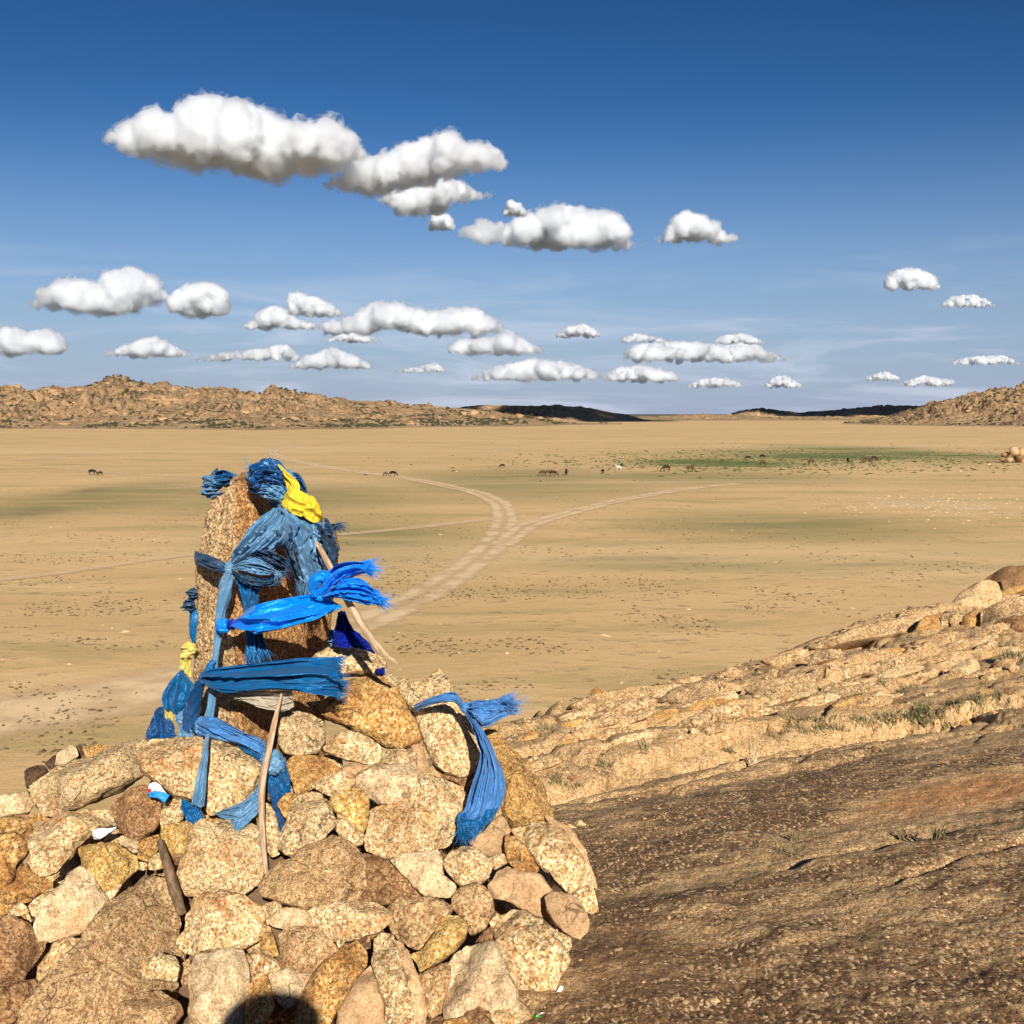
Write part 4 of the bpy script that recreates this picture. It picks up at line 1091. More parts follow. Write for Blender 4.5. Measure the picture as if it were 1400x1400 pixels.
    if fringe:
        length, count, spread = fringe
        strands(W[-1], W[-1] - W[-4], length, count, spread, mat, parent if parent is not None else o, seed, nrm[-1])
    return o
def strands(line, dirs, length, count, spread, mat, parent, seed, nrm, name='fringe', sag=0.3):
    """frayed threads hanging off a cloth edge"""
    rnd = random.Random(seed + 55)
    V, Fc, UV = [], [], []
    n = len(line)
    for k in range(count):
        f = rnd.random() * (n - 1); i = int(f); g = f - i
        a = line[i] * (1 - g) + line[min(i + 1, n - 1)] * g
        d = dirs[i] * (1 - g) + dirs[min(i + 1, n - 1)] * g
        d = d / max(np.linalg.norm(d), 1e-9)
        d = d + np.array([rnd.gauss(0, spread), rnd.gauss(0, spread), rnd.gauss(0, spread)])
        L = length * rnd.uniform(0.45, 1.15)
        w = rnd.uniform(0.0006, 0.0016)
        side = np.cross(d, nrm + 1e-6); side = side / max(np.linalg.norm(side), 1e-9) * w
        p0 = a - d * L * 0.08
        cur = np.array([rnd.gauss(0, 0.25), rnd.gauss(0, 0.25), rnd.gauss(0, 0.25) - sag * 0.4]) * L
        pts = [p0 + d * L * u + cur * u * u for u in (0, 0.35, 0.7, 1.0)]
        b0 = len(V)
        for j, p in enumerate(pts):
            k2 = (1.0, 0.9, 0.6, 0.15)[j]
            V += [p - side * k2, p + side * k2]
            UV += [(0, j / 3), (0.01, j / 3)]
        for j in range(3):
            Fc.append((b0 + 2 * j, b0 + 2 * j + 1, b0 + 2 * j + 3, b0 + 2 * j + 2))
    o = finish(name, V, Fc, mat, parent, UV, 0)
    return o
def cord(path, rad, mat, parent=None, name='strand', seed=0, ns=90, nt=18, twist=3.0, ridge=0.22, flat=0.6, folds=5):
    """gathered, twisted length of cloth along a path of (px, row, metres ahead); rad in metres (number or list)"""
    C = np.array([P(*p)[:] for p in spline(path, ns)])
    R = np.full(ns, rad) if np.isscalar(rad) else np.interp(np.linspace(0, 1, ns), np.linspace(0, 1, len(rad)), rad)
    tg = np.gradient(C, axis=0); tg /= np.maximum(np.linalg.norm(tg, axis=1), 1e-9)[:, None]
    view = -C / np.linalg.norm(C, axis=1)[:, None]
    sd = np.cross(tg, view); sd /= np.maximum(np.linalg.norm(sd, axis=1), 1e-9)[:, None]
    nv = np.cross(sd, tg)
    a = np.linspace(0, 2 * math.pi, nt, endpoint=False)[None, :]
    s = np.linspace(0, 1, ns)[:, None]
    q = np.stack([np.broadcast_to(np.cos(a), (ns, nt)).ravel() * 1.5, np.broadcast_to(np.sin(a), (ns, nt)).ravel() * 1.5, np.broadcast_to(s * 9, (ns, nt)).ravel() + seed * 5], 1)
    rr_ = 1 + ridge * np.sin(folds * a + twist * 2 * math.pi * s) + ridge * 1.2 * fbm(q, 3, seed).reshape(ns, nt)
    V = C[:, None, :] + R[:, None, None] * rr_[..., None] * (np.cos(a)[..., None] * sd[:, None, :] + flat * np.sin(a)[..., None] * nv[:, None, :])
    idx = np.arange(ns * nt).reshape(ns, nt)
    nx = np.roll(idx, -1, 1)
    faces = np.stack([idx[:-1].ravel(), nx[:-1].ravel(), nx[1:].ravel(), idx[1:].ravel()], 1).tolist()
    faces += [tuple(idx[0][::-1].tolist()), tuple(idx[-1].tolist())]
    uv = np.stack([np.broadcast_to(a / 6.2832, (ns, nt)).ravel() * 0.2, np.broadcast_to(s, (ns, nt)).ravel() * 2], 1)
    return finish(name, V.reshape(-1, 3), faces, mat, parent, uv, 0)
def knot(px, py, d, rx, ry, mat, parent=None, name='knot', seed=0, rot=0.0, deep=0.8, lobes=5, amp=0.22):
    """crumpled, wrapped lump of cloth; rx, ry in pixels"""
    k = d / F
    C = P(px, py, d)
    nu_, nv_ = 64, 44
    u = np.linspace(0, 2 * math.pi, nu_, endpoint=False)[None, :]; v = np.linspace(0.02, math.pi - 0.02, nv_)[:, None]
    x = np.sin(v) * np.cos(u); y = np.cos(v) * np.ones_like(u); z = np.sin(v) * np.sin(u)
    q = np.stack([x.ravel() * 1.3, y.ravel() * 1.3, z.ravel() * 1.3], 1) + seed * 4.1
    rg = 1 - 2.4 * np.abs(fbm(q * 2.3, 3, seed).reshape(x.shape))
    wrap = np.sin(lobes * (y * 1.6 + 0.5 * x) + 1.7 * fbm(q, 2, seed + 4).reshape(x.shape))
    r = 0.92 + 1.35 * amp * rg + amp * 0.2 * wrap
    cr, sr = math.cos(rot), math.sin(rot)
    X = (x * rx * cr - y * ry * sr) * r * k; Yz = (x * rx * sr + y * ry * cr) * r * k; D = z * min(rx, ry) * deep * r * k
    V = np.stack([C.x + X, C.y + D, C.z + Yz], -1).reshape(-1, 3)
    idx = np.arange(nu_ * nv_).reshape(nv_, nu_); nx = np.roll(idx, -1, 1)
    faces = np.stack([idx[:-1].ravel(), idx[1:].ravel(), nx[1:].ravel(), nx[:-1].ravel()], 1).tolist()
    faces += [tuple(idx[0].tolist()), tuple(idx[-1][::-1].tolist())]
    uv = np.stack([np.broadcast_to(u / 6.28, x.shape).ravel(), np.broadcast_to(v / 3.14, x.shape).ravel() * 0.5], 1)
    return finish(name, V, faces, mat, parent, uv, 0)
def scarf(px, py, d, label, group=None):
    return tag(empty('silk_scarf', P(px, py, d)), label, 'scarf', 'prayer scarves tied to the cairn')

# 1  crumpled scarf over the tip of the standing stone
e = scarf(372, 665, 3.78, 'crumpled dark blue scarf heaped over the tip of the standing stone')
cloth([(338, 655, 3.84), (346, 640, 3.80), (362, 630, 3.80), (382, 638, 3.80), (392, 650, 3.80)], [(343, 668, 3.80), (356, 676, 3.74), (368, 678, 3.72), (384, 684, 3.72), (394, 676, 3.74)], 'deep', e, 'wrap', 5, 0.016, 0.035, 3, rumple=0.014)
cloth([(346, 668, 3.76), (362, 658, 3.74), (380, 655, 3.72), (394, 664, 3.74)], [(356, 676, 3.76), (366, 684, 3.72), (378, 690, 3.70), (390, 698, 3.72)], 'grey', e, 'fold', 6, 0.008, 0.022, 4, rumple=0.008)
knot(366, 645, 3.84, 20, 16, 'deep', e, seed=2, deep=1.0)
knot(384, 688, 3.78, 12, 9, 'dark', e, seed=5, amp=0.3)
cord([(382, 640, 3.80), (390, 652, 3.78), (398, 668, 3.78), (388, 684, 3.78)], [0.012, 0.022, 0.022, 0.012], 'grey', e, 'twist', 7, ridge=0.35)
cloth([(396, 645, 3.88), (408, 648, 3.88), (417, 662, 3.88), (420, 672, 3.88)], [(400, 668, 3.88), (406, 670, 3.88), (412, 674, 3.88), (416, 676, 3.88)], 'deep', e, 'fold', 3, 0.008, 0.02, 6, rumple=0.006)
cloth([(350, 650, 3.76), (360, 640, 3.74), (374, 642, 3.73), (384, 652, 3.74)], [(352, 664, 3.76), (364, 662, 3.72), (378, 664, 3.71), (390, 668, 3.73)], 'deep', e, 'fold', 4, 0.014, 0.03, 8, rumple=0.014)
strands(np.array([P(338 + k * 4, 652 - (k % 3) * 5, 3.79)[:] for k in range(14)]), np.array([(0.02 * math.sin(k * 2.1), -0.02, 0.03) for k in range(14)]), 0.04, 90, 0.6, 'grey', e, 9, np.array([0, -1.0, 0]), 'loose_threads')
# 2  small knotted scarf behind the tip
e = scarf(297, 660, 3.97, 'small faded blue scarf knotted behind the peak of the standing stone')
cloth([(278, 658, 3.99), (284, 650, 3.97), (293, 652, 3.96), (299, 660, 3.97)], [(280, 670, 3.99), (286, 680, 3.97), (296, 680, 3.96), (300, 674, 3.97)], 'grey', e, 'fold', 3, 0.014, 0.03, 11, rumple=0.014)
cloth([(294, 652, 3.97), (302, 643, 3.95), (311, 644, 3.96), (318, 648, 3.97)], [(296, 668, 3.97), (303, 664, 3.95), (310, 658, 3.96), (316, 654, 3.97)], 'mid', e, 'fold', 3, 0.012, 0.026, 12, rumple=0.014, fringe=(0.03, 50, 0.5))
cord([(300, 668, 3.98), (306, 656, 3.98), (318, 648, 3.98)], [0.014, 0.02, 0.008], 'grey', e, 'twist', 13, ridge=0.35)
cord([(290, 652, 4.0), (294, 645, 4.0), (298, 640, 4.0)], [0.008, 0.006, 0.002], 'dark', e, 'tip', 14, ridge=0.3)
# 3  yellow scarf
e = scarf(405, 685, 3.72, 'bright yellow scarf strung over the blue scarves on the standing stone')
cloth([(380, 634, 3.76), (394, 646, 3.72), (407, 658, 3.70), (409, 670, 3.69), (404, 680, 3.69)], [(383, 640, 3.76), (387, 654, 3.73), (392, 668, 3.71), (392, 680, 3.70), (388, 690, 3.70)], 'yellow', e, 'band', 1.5, 0.005, 0.010, 21, rumple=0.002)
cloth([(392, 672, 3.70), (402, 668, 3.68), (414, 672, 3.68), (426, 680, 3.70)], [(384, 690, 3.71), (396, 700, 3.67), (410, 706, 3.67), (418, 706, 3.69)], 'yellow', e, 'panel', 1.5, 0.006, 0.014, 22, rumple=0.002, pinch=(0.6, 0.6))
cloth([(416, 680, 3.70), (427, 678, 3.68), (435, 690, 3.69), (440, 706, 3.72)], [(414, 700, 3.70), (420, 710, 3.68), (430, 714, 3.69), (439, 712, 3.72)], 'yellow', e, 'panel', 1.5, 0.006, 0.016, 23, rumple=0.002, pinch=(0.6, 0.6))
cord([(434, 700, 3.71), (439, 707, 3.72), (443, 716, 3.74)], [0.006, 0.005, 0.002], 'paleyellow', e, 'tip', 24)
# 4  large faded scarf fanning from the tip to the knot on the front
e = scarf(330, 775, 3.66, 'large faded grey blue scarf fanned across the standing stone and knotted at its front')
cloth([(374, 694, 3.72), (362, 706, 3.70), (345, 722, 3.69), (330, 742, 3.68), (320, 760, 3.68), (315, 772, 3.68)], [(398, 704, 3.70), (397, 722, 3.66), (392, 738, 3.66), (375, 752, 3.66), (348, 768, 3.66), (318, 778, 3.67)], 'grey', e, 'fan', 5, 0.020, 0.03, 31, 90, 60, (0.25, 0.1), drift=1.5, rumple=0.010)
cloth([(378, 694, 3.71), (392, 712, 3.68), (398, 732, 3.68), (392, 756, 3.70), (402, 780, 3.74), (408, 800, 3.76)], [(412, 702, 3.76), (424, 722, 3.78), (430, 742, 3.80), (436, 762, 3.82), (440, 785, 3.84), (440, 806, 3.84)], 'grey', e, 'drape', 4, 0.022, 0.03, 32, 90, 60, (0.3, 0.7), drift=1.0, rumple=0.010, fringe=(0.05, 160, 0.22))
knot(314, 777, 3.67, 6.5, 9, 'grey', e, seed=33, amp=0.18)
cloth([(312, 772, 3.68), (300, 766, 3.71), (284, 760, 3.76), (266, 753, 3.84)], [(311, 783, 3.68), (300, 784, 3.70), (284, 778, 3.76), (267, 772, 3.84)], 'dark', e, 'band', 2, 0.006, 0.012, 34, rumple=0.003)
cord([(314, 783, 3.67), (310, 800, 3.68), (304, 825, 3.69), (300, 850, 3.69), (297, 880, 3.69), (293, 915, 3.69), (290, 950, 3.69), (286, 985, 3.68)], [0.012, 0.020, 0.018, 0.014, 0.010, 0.010, 0.011, 0.012], 'grey', e, 'hanging_strand', 35, ridge=0.32, twist=2.2, flat=0.6)
cloth([(316, 774, 3.66), (332, 764, 3.64), (350, 762, 3.64), (368, 770, 3.65), (377, 780, 3.66)], [(317, 780, 3.66), (334, 782, 3.64), (350, 786, 3.64), (364, 786, 3.65), (374, 784, 3.66)], 'grey', e, 'bow_loop', 3, 0.008, 0.015, 36, rumple=0.006, pinch=(0.3, 0.6), fringe=(0.03, 60, 0.3))
cloth([(318, 780, 3.66), (336, 786, 3.64), (356, 790, 3.65), (374, 788, 3.68)], [(318, 784, 3.66), (330, 796, 3.64), (350, 804, 3.65), (372, 800, 3.68)], 'dark', e, 'bow_loop', 3, 0.008, 0.012, 37, rumple=0.006, pinch=(0.3, 0.7), fringe=(0.03, 80, 0.3))
cloth([(320, 784, 3.68), (326, 800, 3.69), (332, 830, 3.70), (334, 860, 3.70), (336, 888, 3.70)], [(340, 790, 3.68), (354, 806, 3.70), (352, 835, 3.72), (358, 860, 3.72), (362, 880, 3.72)], 'mid', e, 'tail', 4, 0.010, 0.012, 38, rumple=0.008, pinch=(0.4, 1.0), fringe=(0.055, 170, 0.22))
cloth([(352, 742, 3.67), (366, 748, 3.66), (378, 756, 3.67), (392, 764, 3.70)], [(346, 764, 3.67), (360, 770, 3.65), (374, 776, 3.66), (388, 782, 3.70)], 'dark', e, 'fold', 4, 0.012, 0.02, 39, rumple=0.012, fringe=(0.035, 80, 0.4))
cloth([(384, 730, 3.68), (390, 750, 3.70), (398, 772, 3.73), (404, 796, 3.76)], [(400, 728, 3.67), (408, 752, 3.71), (414, 774, 3.74), (420, 798, 3.78)], 'dark', e, 'fold', 3, 0.012, 0.02, 40, rumple=0.012, fringe=(0.05, 120, 0.3))
# 5  weathered scarf on the back edge of the stone
e = scarf(448, 750, 3.98, 'weathered dark blue scarf bunched on the back edge of the standing stone')
cloth([(418, 712, 3.92), (428, 722, 3.92), (436, 742, 3.94), (442, 770, 3.96), (444, 792, 3.96)], [(440, 714, 3.96), (452, 724, 3.98), (456, 742, 4.0), (458, 768, 4.02), (454, 794, 4.02)], 'dark', e, 'drape', 4, 0.016, 0.03, 41, rumple=0.014, fringe=(0.03, 60, 0.3))
knot(436, 720, 3.95, 14, 10, 'dark', e, seed=42, amp=0.35)
cloth([(438, 712, 3.97), (448, 716, 3.98), (458, 716, 3.99)], [(440, 726, 3.97), (450, 728, 3.98), (460, 724, 3.99)], 'dark', e, 'tail', 3, 0.008, 0.01, 43, rumple=0.006, pinch=(0.5, 1), fringe=(0.045, 110, 0.3))
# 6  bright satin scarf with a bow
e = scarf(400, 835, 3.56, 'vivid bright blue satin scarf with a fringed bow tied round the long stick')
knot(305, 856, 3.64, 9, 9, 'bright', e, seed=51, amp=0.25)
knot(317, 854, 3.62, 6, 6.5, 'royal', e, seed=52, amp=0.25)
cloth([(318, 848, 3.62), (335, 834, 3.58), (360, 824, 3.55), (395, 818, 3.53), (425, 813, 3.52), (436, 812, 3.52)], [(318, 857, 3.62), (340, 864, 3.58), (372, 863, 3.55), (405, 856, 3.54), (440, 844, 3.54), (468, 828, 3.56)], 'bright', e, 'band', 2.0, 0.024, 0.02, 53, 110, 60, (0.25, 0.35), drift=0.35, rumple=0.003, sharp=0.45)
knot(437, 813, 3.51, 9, 8, 'bright', e, seed=54, amp=0.25)
cord([(431, 814, 3.50), (428, 800, 3.49), (434, 790, 3.48), (444, 788, 3.48), (446, 798, 3.49), (438, 810, 3.50)], [0.012, 0.016, 0.018, 0.016, 0.014, 0.010], 'bright', e, 'bow_loop', 55, ridge=0.2, flat=1.2)
cloth([(438, 806, 3.50), (446, 788, 3.49), (458, 774, 3.49), (478, 768, 3.50), (496, 768, 3.51)], [(444, 812, 3.50), (458, 804, 3.48), (470, 794, 3.48), (484, 788, 3.49), (498, 784, 3.51)], 'bright', e, 'bow_tail', 3, 0.014, 0.02, 56, 60, 44, (0.3, 0.8), drift=0.5, rumple=0.006, sharp=0.5, fringe=(0.045, 200, 0.25))
cloth([(442, 812, 3.50), (456, 800, 3.47), (474, 792, 3.47), (494, 792, 3.48), (510, 804, 3.50)], [(444, 818, 3.50), (464, 818, 3.48), (484, 822, 3.48), (502, 828, 3.49), (512, 826, 3.50)], 'bright', e, 'bow_tail', 4, 0.014, 0.02, 57, 60, 44, (0.3, 0.8), drift=0.6, rumple=0.006, sharp=0.5, fringe=(0.055, 240, 0.28))
# 7  royal blue scarf hanging behind the stick
e = scarf(480, 870, 3.78, 'deep royal blue scarf drooping behind the stick onto the top stones')
cloth([(462, 836, 3.84), (460, 850, 3.82), (455, 866, 3.80), (456, 884, 3.78)], [(472, 836, 3.84), (478, 852, 3.82), (486, 868, 3.79), (482, 888, 3.78)], 'royal', e, 'drape', 3, 0.012, 0.02, 61, rumple=0.012, pinch=(0.5, 0.7))
cloth([(478, 858, 3.79), (490, 866, 3.76), (502, 878, 3.75), (513, 892, 3.74)], [(474, 878, 3.79), (488, 886, 3.76), (500, 888, 3.75), (512, 894, 3.74)], 'royal', e, 'tail', 3, 0.010, 0.016, 62, rumple=0.006)
cloth([(513, 914, 3.80), (520, 914, 3.80), (526, 912, 3.80)], [(513, 920, 3.80), (520, 923, 3.80), (526, 923, 3.80)], 'royal', e, 'tip', 2, 0.006, 0.006, 63)
e = scarf(454, 870, 3.86, 'scrap of light blue cloth wedged between the standing stone and the top stones')
cloth([(450, 862, 3.86), (454, 861, 3.85), (460, 863, 3.86)], [(450, 880, 3.86), (454, 884, 3.85), (461, 880, 3.86)], 'pale', e, 'panel', 3, 0.006, 0.01, 66)
# 8  mid blue scarf blowing to the right
e = scarf(370, 930, 3.52, 'thick mid blue scarf streaming sideways across the foot of the standing stone')
cloth([(276, 924, 3.64), (290, 914, 3.60), (330, 910, 3.54), (375, 906, 3.50), (420, 901, 3.49), (462, 900, 3.50)], [(277, 930, 3.64), (292, 942, 3.60), (330, 946, 3.55), (380, 944, 3.51), (425, 946, 3.50), (462, 950, 3.51)], 'mid', e, 'tail', 2.2, 0.022, 0.02, 71, 110, 64, (0.2, 1.0), drift=0.4, rumple=0.004, sharp=0.6, fringe=(0.035, 280, 0.14))
knot(277, 928, 3.65, 5, 8, 'deep', e, seed=72, amp=0.2)
cord([(280, 925, 3.66), (286, 913, 3.66), (292, 903, 3.67)], [0.010, 0.012, 0.008], 'mid', e, 'twist', 73)
cord([(275, 932, 3.66), (268, 950, 3.70), (262, 975, 3.74), (256, 1000, 3.76)], [0.014, 0.020, 0.026, 0.02], 'deep', e, 'strand', 74, flat=0.5)
e = scarf(360, 960, 3.60, 'dirty white cloth tail hanging under the thick mid blue scarf')
cloth([(300, 942, 3.62), (335, 944, 3.58), (372, 944, 3.55), (400, 944, 3.54)], [(302, 948, 3.62), (340, 962, 3.59), (375, 974, 3.57), (402, 966, 3.56)], 'white', e, 'tail', 3, 0.008, 0.012, 76, rumple=0.006, pinch=(0.3, 0.8))
# 9  pale blue scarf round the foot of the stone
e = scarf(330, 1030, 3.52, 'pale blue scarf wound round the foot of the standing stone and knotted to the stick')
knot(276, 994, 3.60, 9, 12, 'pale', e, seed=81, amp=0.25)
cloth([(270, 982, 3.60), (285, 980, 3.56), (310, 988, 3.53), (335, 1000, 3.50), (358, 1010, 3.50), (364, 1020, 3.50)], [(272, 998, 3.60), (285, 1006, 3.56), (308, 1014, 3.53), (330, 1020, 3.50), (348, 1030, 3.50), (362, 1040, 3.50)], 'pale', e, 'band', 3, 0.010, 0.018, 82, 90, 44, (0.5, 0.6), rumple=0.005)
cloth([(320, 1014, 3.53), (342, 1018, 3.52), (360, 1026, 3.51)], [(326, 1020, 3.53), (346, 1034, 3.52), (358, 1042, 3.51)], 'mid', e, 'fold', 2, 0.006, 0.01, 83)
knot(373, 1043, 3.46, 13, 15, 'grey', e, seed=84, rot=0.4, amp=0.3)
cloth([(378, 1028, 3.50), (388, 1034, 3.50), (394, 1055, 3.50), (398, 1078, 3.50)], [(366, 1048, 3.49), (364, 1066, 3.48), (368, 1088, 3.48), (374, 1100, 3.48)], 'mid', e, 'tail', 3, 0.012, 0.02, 85, rumple=0.01, fringe=(0.02, 60, 0.3))
cloth([(370, 1085, 3.47), (372, 1102, 3.46), (378, 1122, 3.44), (382, 1140, 3.43)], [(386, 1082, 3.47), (388, 1100, 3.46), (388, 1122, 3.44), (384, 1141, 3.43)], 'deep', e, 'tail', 2, 0.008, 0.012, 86, rumple=0.006)
cloth([(281, 1004, 3.48), (277, 1026, 3.36), (270, 1058, 3.33), (264, 1088, 3.31), (262, 1100, 3.32)], [(287, 1004, 3.48), (285, 1028, 3.36), (282, 1058, 3.33), (280, 1088, 3.31), (279, 1102, 3.32)], 'grey', e, 'strand', 2, 0.006, 0.012, 87, rumple=0.004, pinch=(0.4, 0.8))
cloth([(248, 1091, 3.38), (251, 1108, 3.37), (258, 1122, 3.36), (263, 1131, 3.36)], [(262, 1098, 3.37), (274, 1102, 3.36), (279, 1114, 3.35), (288, 1124, 3.35)], 'mid', e, 'corner', 3, 0.010, 0.012, 88, rumple=0.006)
cloth([(294, 1112, 3.36), (312, 1104, 3.34), (332, 1096, 3.33), (350, 1080, 3.34), (356, 1070, 3.36)], [(300, 1114, 3.36), (320, 1124, 3.34), (330, 1132, 3.33), (344, 1118, 3.33), (354, 1096, 3.35)], 'grey', e, 'tail', 4, 0.010, 0.014, 89, rumple=0.007, pinch=(0.3, 0.6), fringe=(0.01, 30, 0.3))
# 10  string of scarves down the shaded edge
e = scarf(262, 838, 3.93, 'weathered blue scarf knotted in a chain down the edge of the standing stone')
cloth([(258, 806, 3.94), (264, 803, 3.93), (270, 807, 3.94)], [(258, 816, 3.94), (263, 820, 3.93), (269, 817, 3.94)], 'dark', e, 'fold', 3, 0.010, 0.02, 91, 30, 24, rumple=0.010)
cloth([(251, 824, 3.93), (258, 818, 3.91), (266, 822, 3.92)], [(254, 832, 3.93), (260, 836, 3.91), (267, 831, 3.92)], 'dark', e, 'fold', 3, 0.010, 0.02, 92, 30, 24, rumple=0.010)
cord([(264, 816, 3.93), (260, 826, 3.92), (265, 838, 3.92), (267, 850, 3.92), (266, 868, 3.92), (266, 878, 3.92)], [0.010, 0.012, 0.013, 0.020, 0.016, 0.008], 'mid', e, 'twist', 93)
e = scarf(256, 905, 3.88, 'pale yellow scarf knotted between the blue chain and the blue pouch')
cloth([(248, 884, 3.89), (255, 877, 3.86), (264, 880, 3.87), (268, 887, 3.89)], [(248, 894, 3.89), (254, 899, 3.86), (262, 898, 3.87), (267, 892, 3.89)], 'paleyellow', e, 'fold', 2, 0.008, 0.02, 95, 40, 30, rumple=0.006)
cloth([(248, 890, 3.88), (246, 905, 3.87), (243, 922, 3.87)], [(262, 894, 3.88), (260, 908, 3.87), (262, 926, 3.87)], 'paleyellow', e, 'tail', 2, 0.006, 0.018, 96, rumple=0.005)
cloth([(224, 966, 3.83), (226, 978, 3.82), (229, 990, 3.82)], [(232, 968, 3.83), (236, 974, 3.82), (237, 986, 3.82)], 'paleyellow', e, 'tip', 2, 0.004, 0.006, 97)
e = scarf(245, 950, 3.84, 'bulging blue scarf wrapped into a pouch beside the foot of the standing stone')
cloth([(243, 918, 3.87), (232, 932, 3.83), (224, 948, 3.82), (224, 962, 3.82), (234, 974, 3.83)], [(258, 924, 3.87), (264, 934, 3.83), (266, 950, 3.82), (262, 964, 3.82), (250, 976, 3.83)], 'mid', e, 'pouch', 2, 0.012, 0.035, 101, 60, 44, (0.5, 0.5), rumple=0.006)
cloth([(216, 968, 3.86), (208, 982, 3.84), (200, 998, 3.82), (196, 1012, 3.81)], [(226, 966, 3.86), (232, 980, 3.84), (240, 994, 3.82), (244, 1012, 3.80)], 'deep', e, 'drape', 3, 0.012, 0.02, 102, rumple=0.010, pinch=(0.5, 1.0))
knot(252, 982, 3.78, 11, 9, 'grey', e, seed=103, amp=0.2)
cloth([(243, 986, 3.78), (244, 998, 3.76), (242, 1010, 3.74)], [(262, 988, 3.78), (264, 998, 3.76), (266, 1012, 3.74)], 'grey', e, 'tail', 3, 0.008, 0.016, 104, rumple=0.006)
# 11  pale blue scarf on the tilted block
e = scarf(645, 1010, 3.50, 'pale blue scarf looped over the tilted block with one long tail and one short tail')
cloth([(566, 964, 3.66), (580, 957, 3.58), (600, 950, 3.54), (618, 946, 3.53), (628, 952, 3.54), (634, 966, 3.56)], [(568, 974, 3.66), (582, 966, 3.58), (602, 961, 3.54), (618, 960, 3.53), (626, 964, 3.54), (632, 974, 3.56)], 'pale', e, 'loop', 2, 0.005, 0.012, 111, rumple=0.003, pinch=(0.6, 0.6))
knot(637, 968, 3.54, 6, 7, 'pale', e, seed=112, amp=0.25)
cloth([(638, 964, 3.53), (648, 958, 3.52), (668, 957, 3.52), (690, 952, 3.52)], [(640, 974, 3.53), (650, 984, 3.51), (662, 995, 3.51), (692, 980, 3.52)], 'pale', e, 'tail', 3, 0.010, 0.016, 113, 60, 44, (0.3, 0.9), rumple=0.006, fringe=(0.055, 220, 0.20))
cloth([(634, 972, 3.54), (643, 990, 3.50), (652, 1012, 3.46), (658, 1030, 3.44), (652, 1055, 3.42), (642, 1085, 3.40), (636, 1104, 3.38), (626, 1118, 3.38)], [(640, 972, 3.54), (656, 992, 3.49), (668, 1012, 3.45), (678, 1035, 3.43), (688, 1058, 3.41), (690, 1080, 3.39), (684, 1104, 3.38), (670, 1122, 3.37)], 'pale', e, 'tail', 3, 0.013, 0.024, 114, 110, 56, (0.3, 1.0), drift=0.8, rumple=0.006)
cloth([(626, 1112, 3.375), (624, 1124, 3.37), (626, 1134, 3.37)], [(682, 1104, 3.375), (672, 1122, 3.37), (662, 1130, 3.37)], 'mid', e, 'border', 5, 0.006, 0.02, 115, 24, 50, (1, 1), rumple=0.004, fringe=(0.040, 420, 0.25))

# ------------------------------------------------------------------ sticks
def wood(name, a, b_):
    m, t, bs, out = new_mat(name)
    uv = N(t, 'ShaderNodeUVMap')
    g = noise(t, mapping(t, uv.outputs[0], scale=(30, 3.0, 1)), 1.0, 6, 0.7, 0.4)
    t.links.new(mix(t, smooth(t, g, 0.35, 0.7), a, b_), bs.inputs['Base Color'])
    bump(t, g, 0.8, 0.003, bs)
    return m
WOOD_PALE = wood('weathered_wood', (0.24, 0.145, 0.075), (0.56, 0.41, 0.27))
WOOD_DARK = wood('dark_wood', (0.085, 0.050, 0.026), (0.24, 0.155, 0.085))
o = cord([(428, 734, 3.72), (440, 754, 3.66), (462, 795, 3.58), (484, 836, 3.52), (508, 872, 3.49), (526, 895, 3.47), (546, 908, 3.46)], [0.006, 0.008, 0.010, 0.011, 0.013, 0.011, 0.004], WOOD_PALE, None, 'stick', 201, 120, 20, 0.3, 0.15, 0.9, 3)
tag(o, 'long weathered wooden stick slanting out from under the bright blue bow', 'stick')
o = cord([(385, 948, 3.50), (376, 985, 3.46), (368, 1025, 3.42), (360, 1065, 3.35), (358, 1110, 3.27), (360, 1150, 3.22), (365, 1195, 3.18)], [0.003, 0.008, 0.009, 0.010, 0.009, 0.009, 0.006], WOOD_PALE, None, 'stick', 202, 120, 20, 0.3, 0.16, 0.9, 3)
tag(o, 'pale split stick standing upright in front of the round white stone', 'stick')
o = cord([(219, 1150, 3.26), (228, 1180, 3.18), (238, 1215, 3.12), (249, 1250, 3.05)], [0.011, 0.014, 0.016, 0.013], WOOD_DARK, None, 'stick', 203, 60, 12, 0.1, 0.10, 0.8, 4)
tag(o, 'short dark stick wedged beside the huge pinkish slab', 'stick')
o = cord([(738, 1402, 2.78), (755, 1392, 2.82), (766, 1382, 2.86), (776, 1374, 2.89)], [0.002, 0.0035, 0.003, 0.0015], WOOD_PALE, None, 'twig', 204, 40, 10, 0.1, 0.10, 0.9, 3)
tag(o, 'thin bleached twig lying on the bedrock at the foot of the cairn', 'twig')

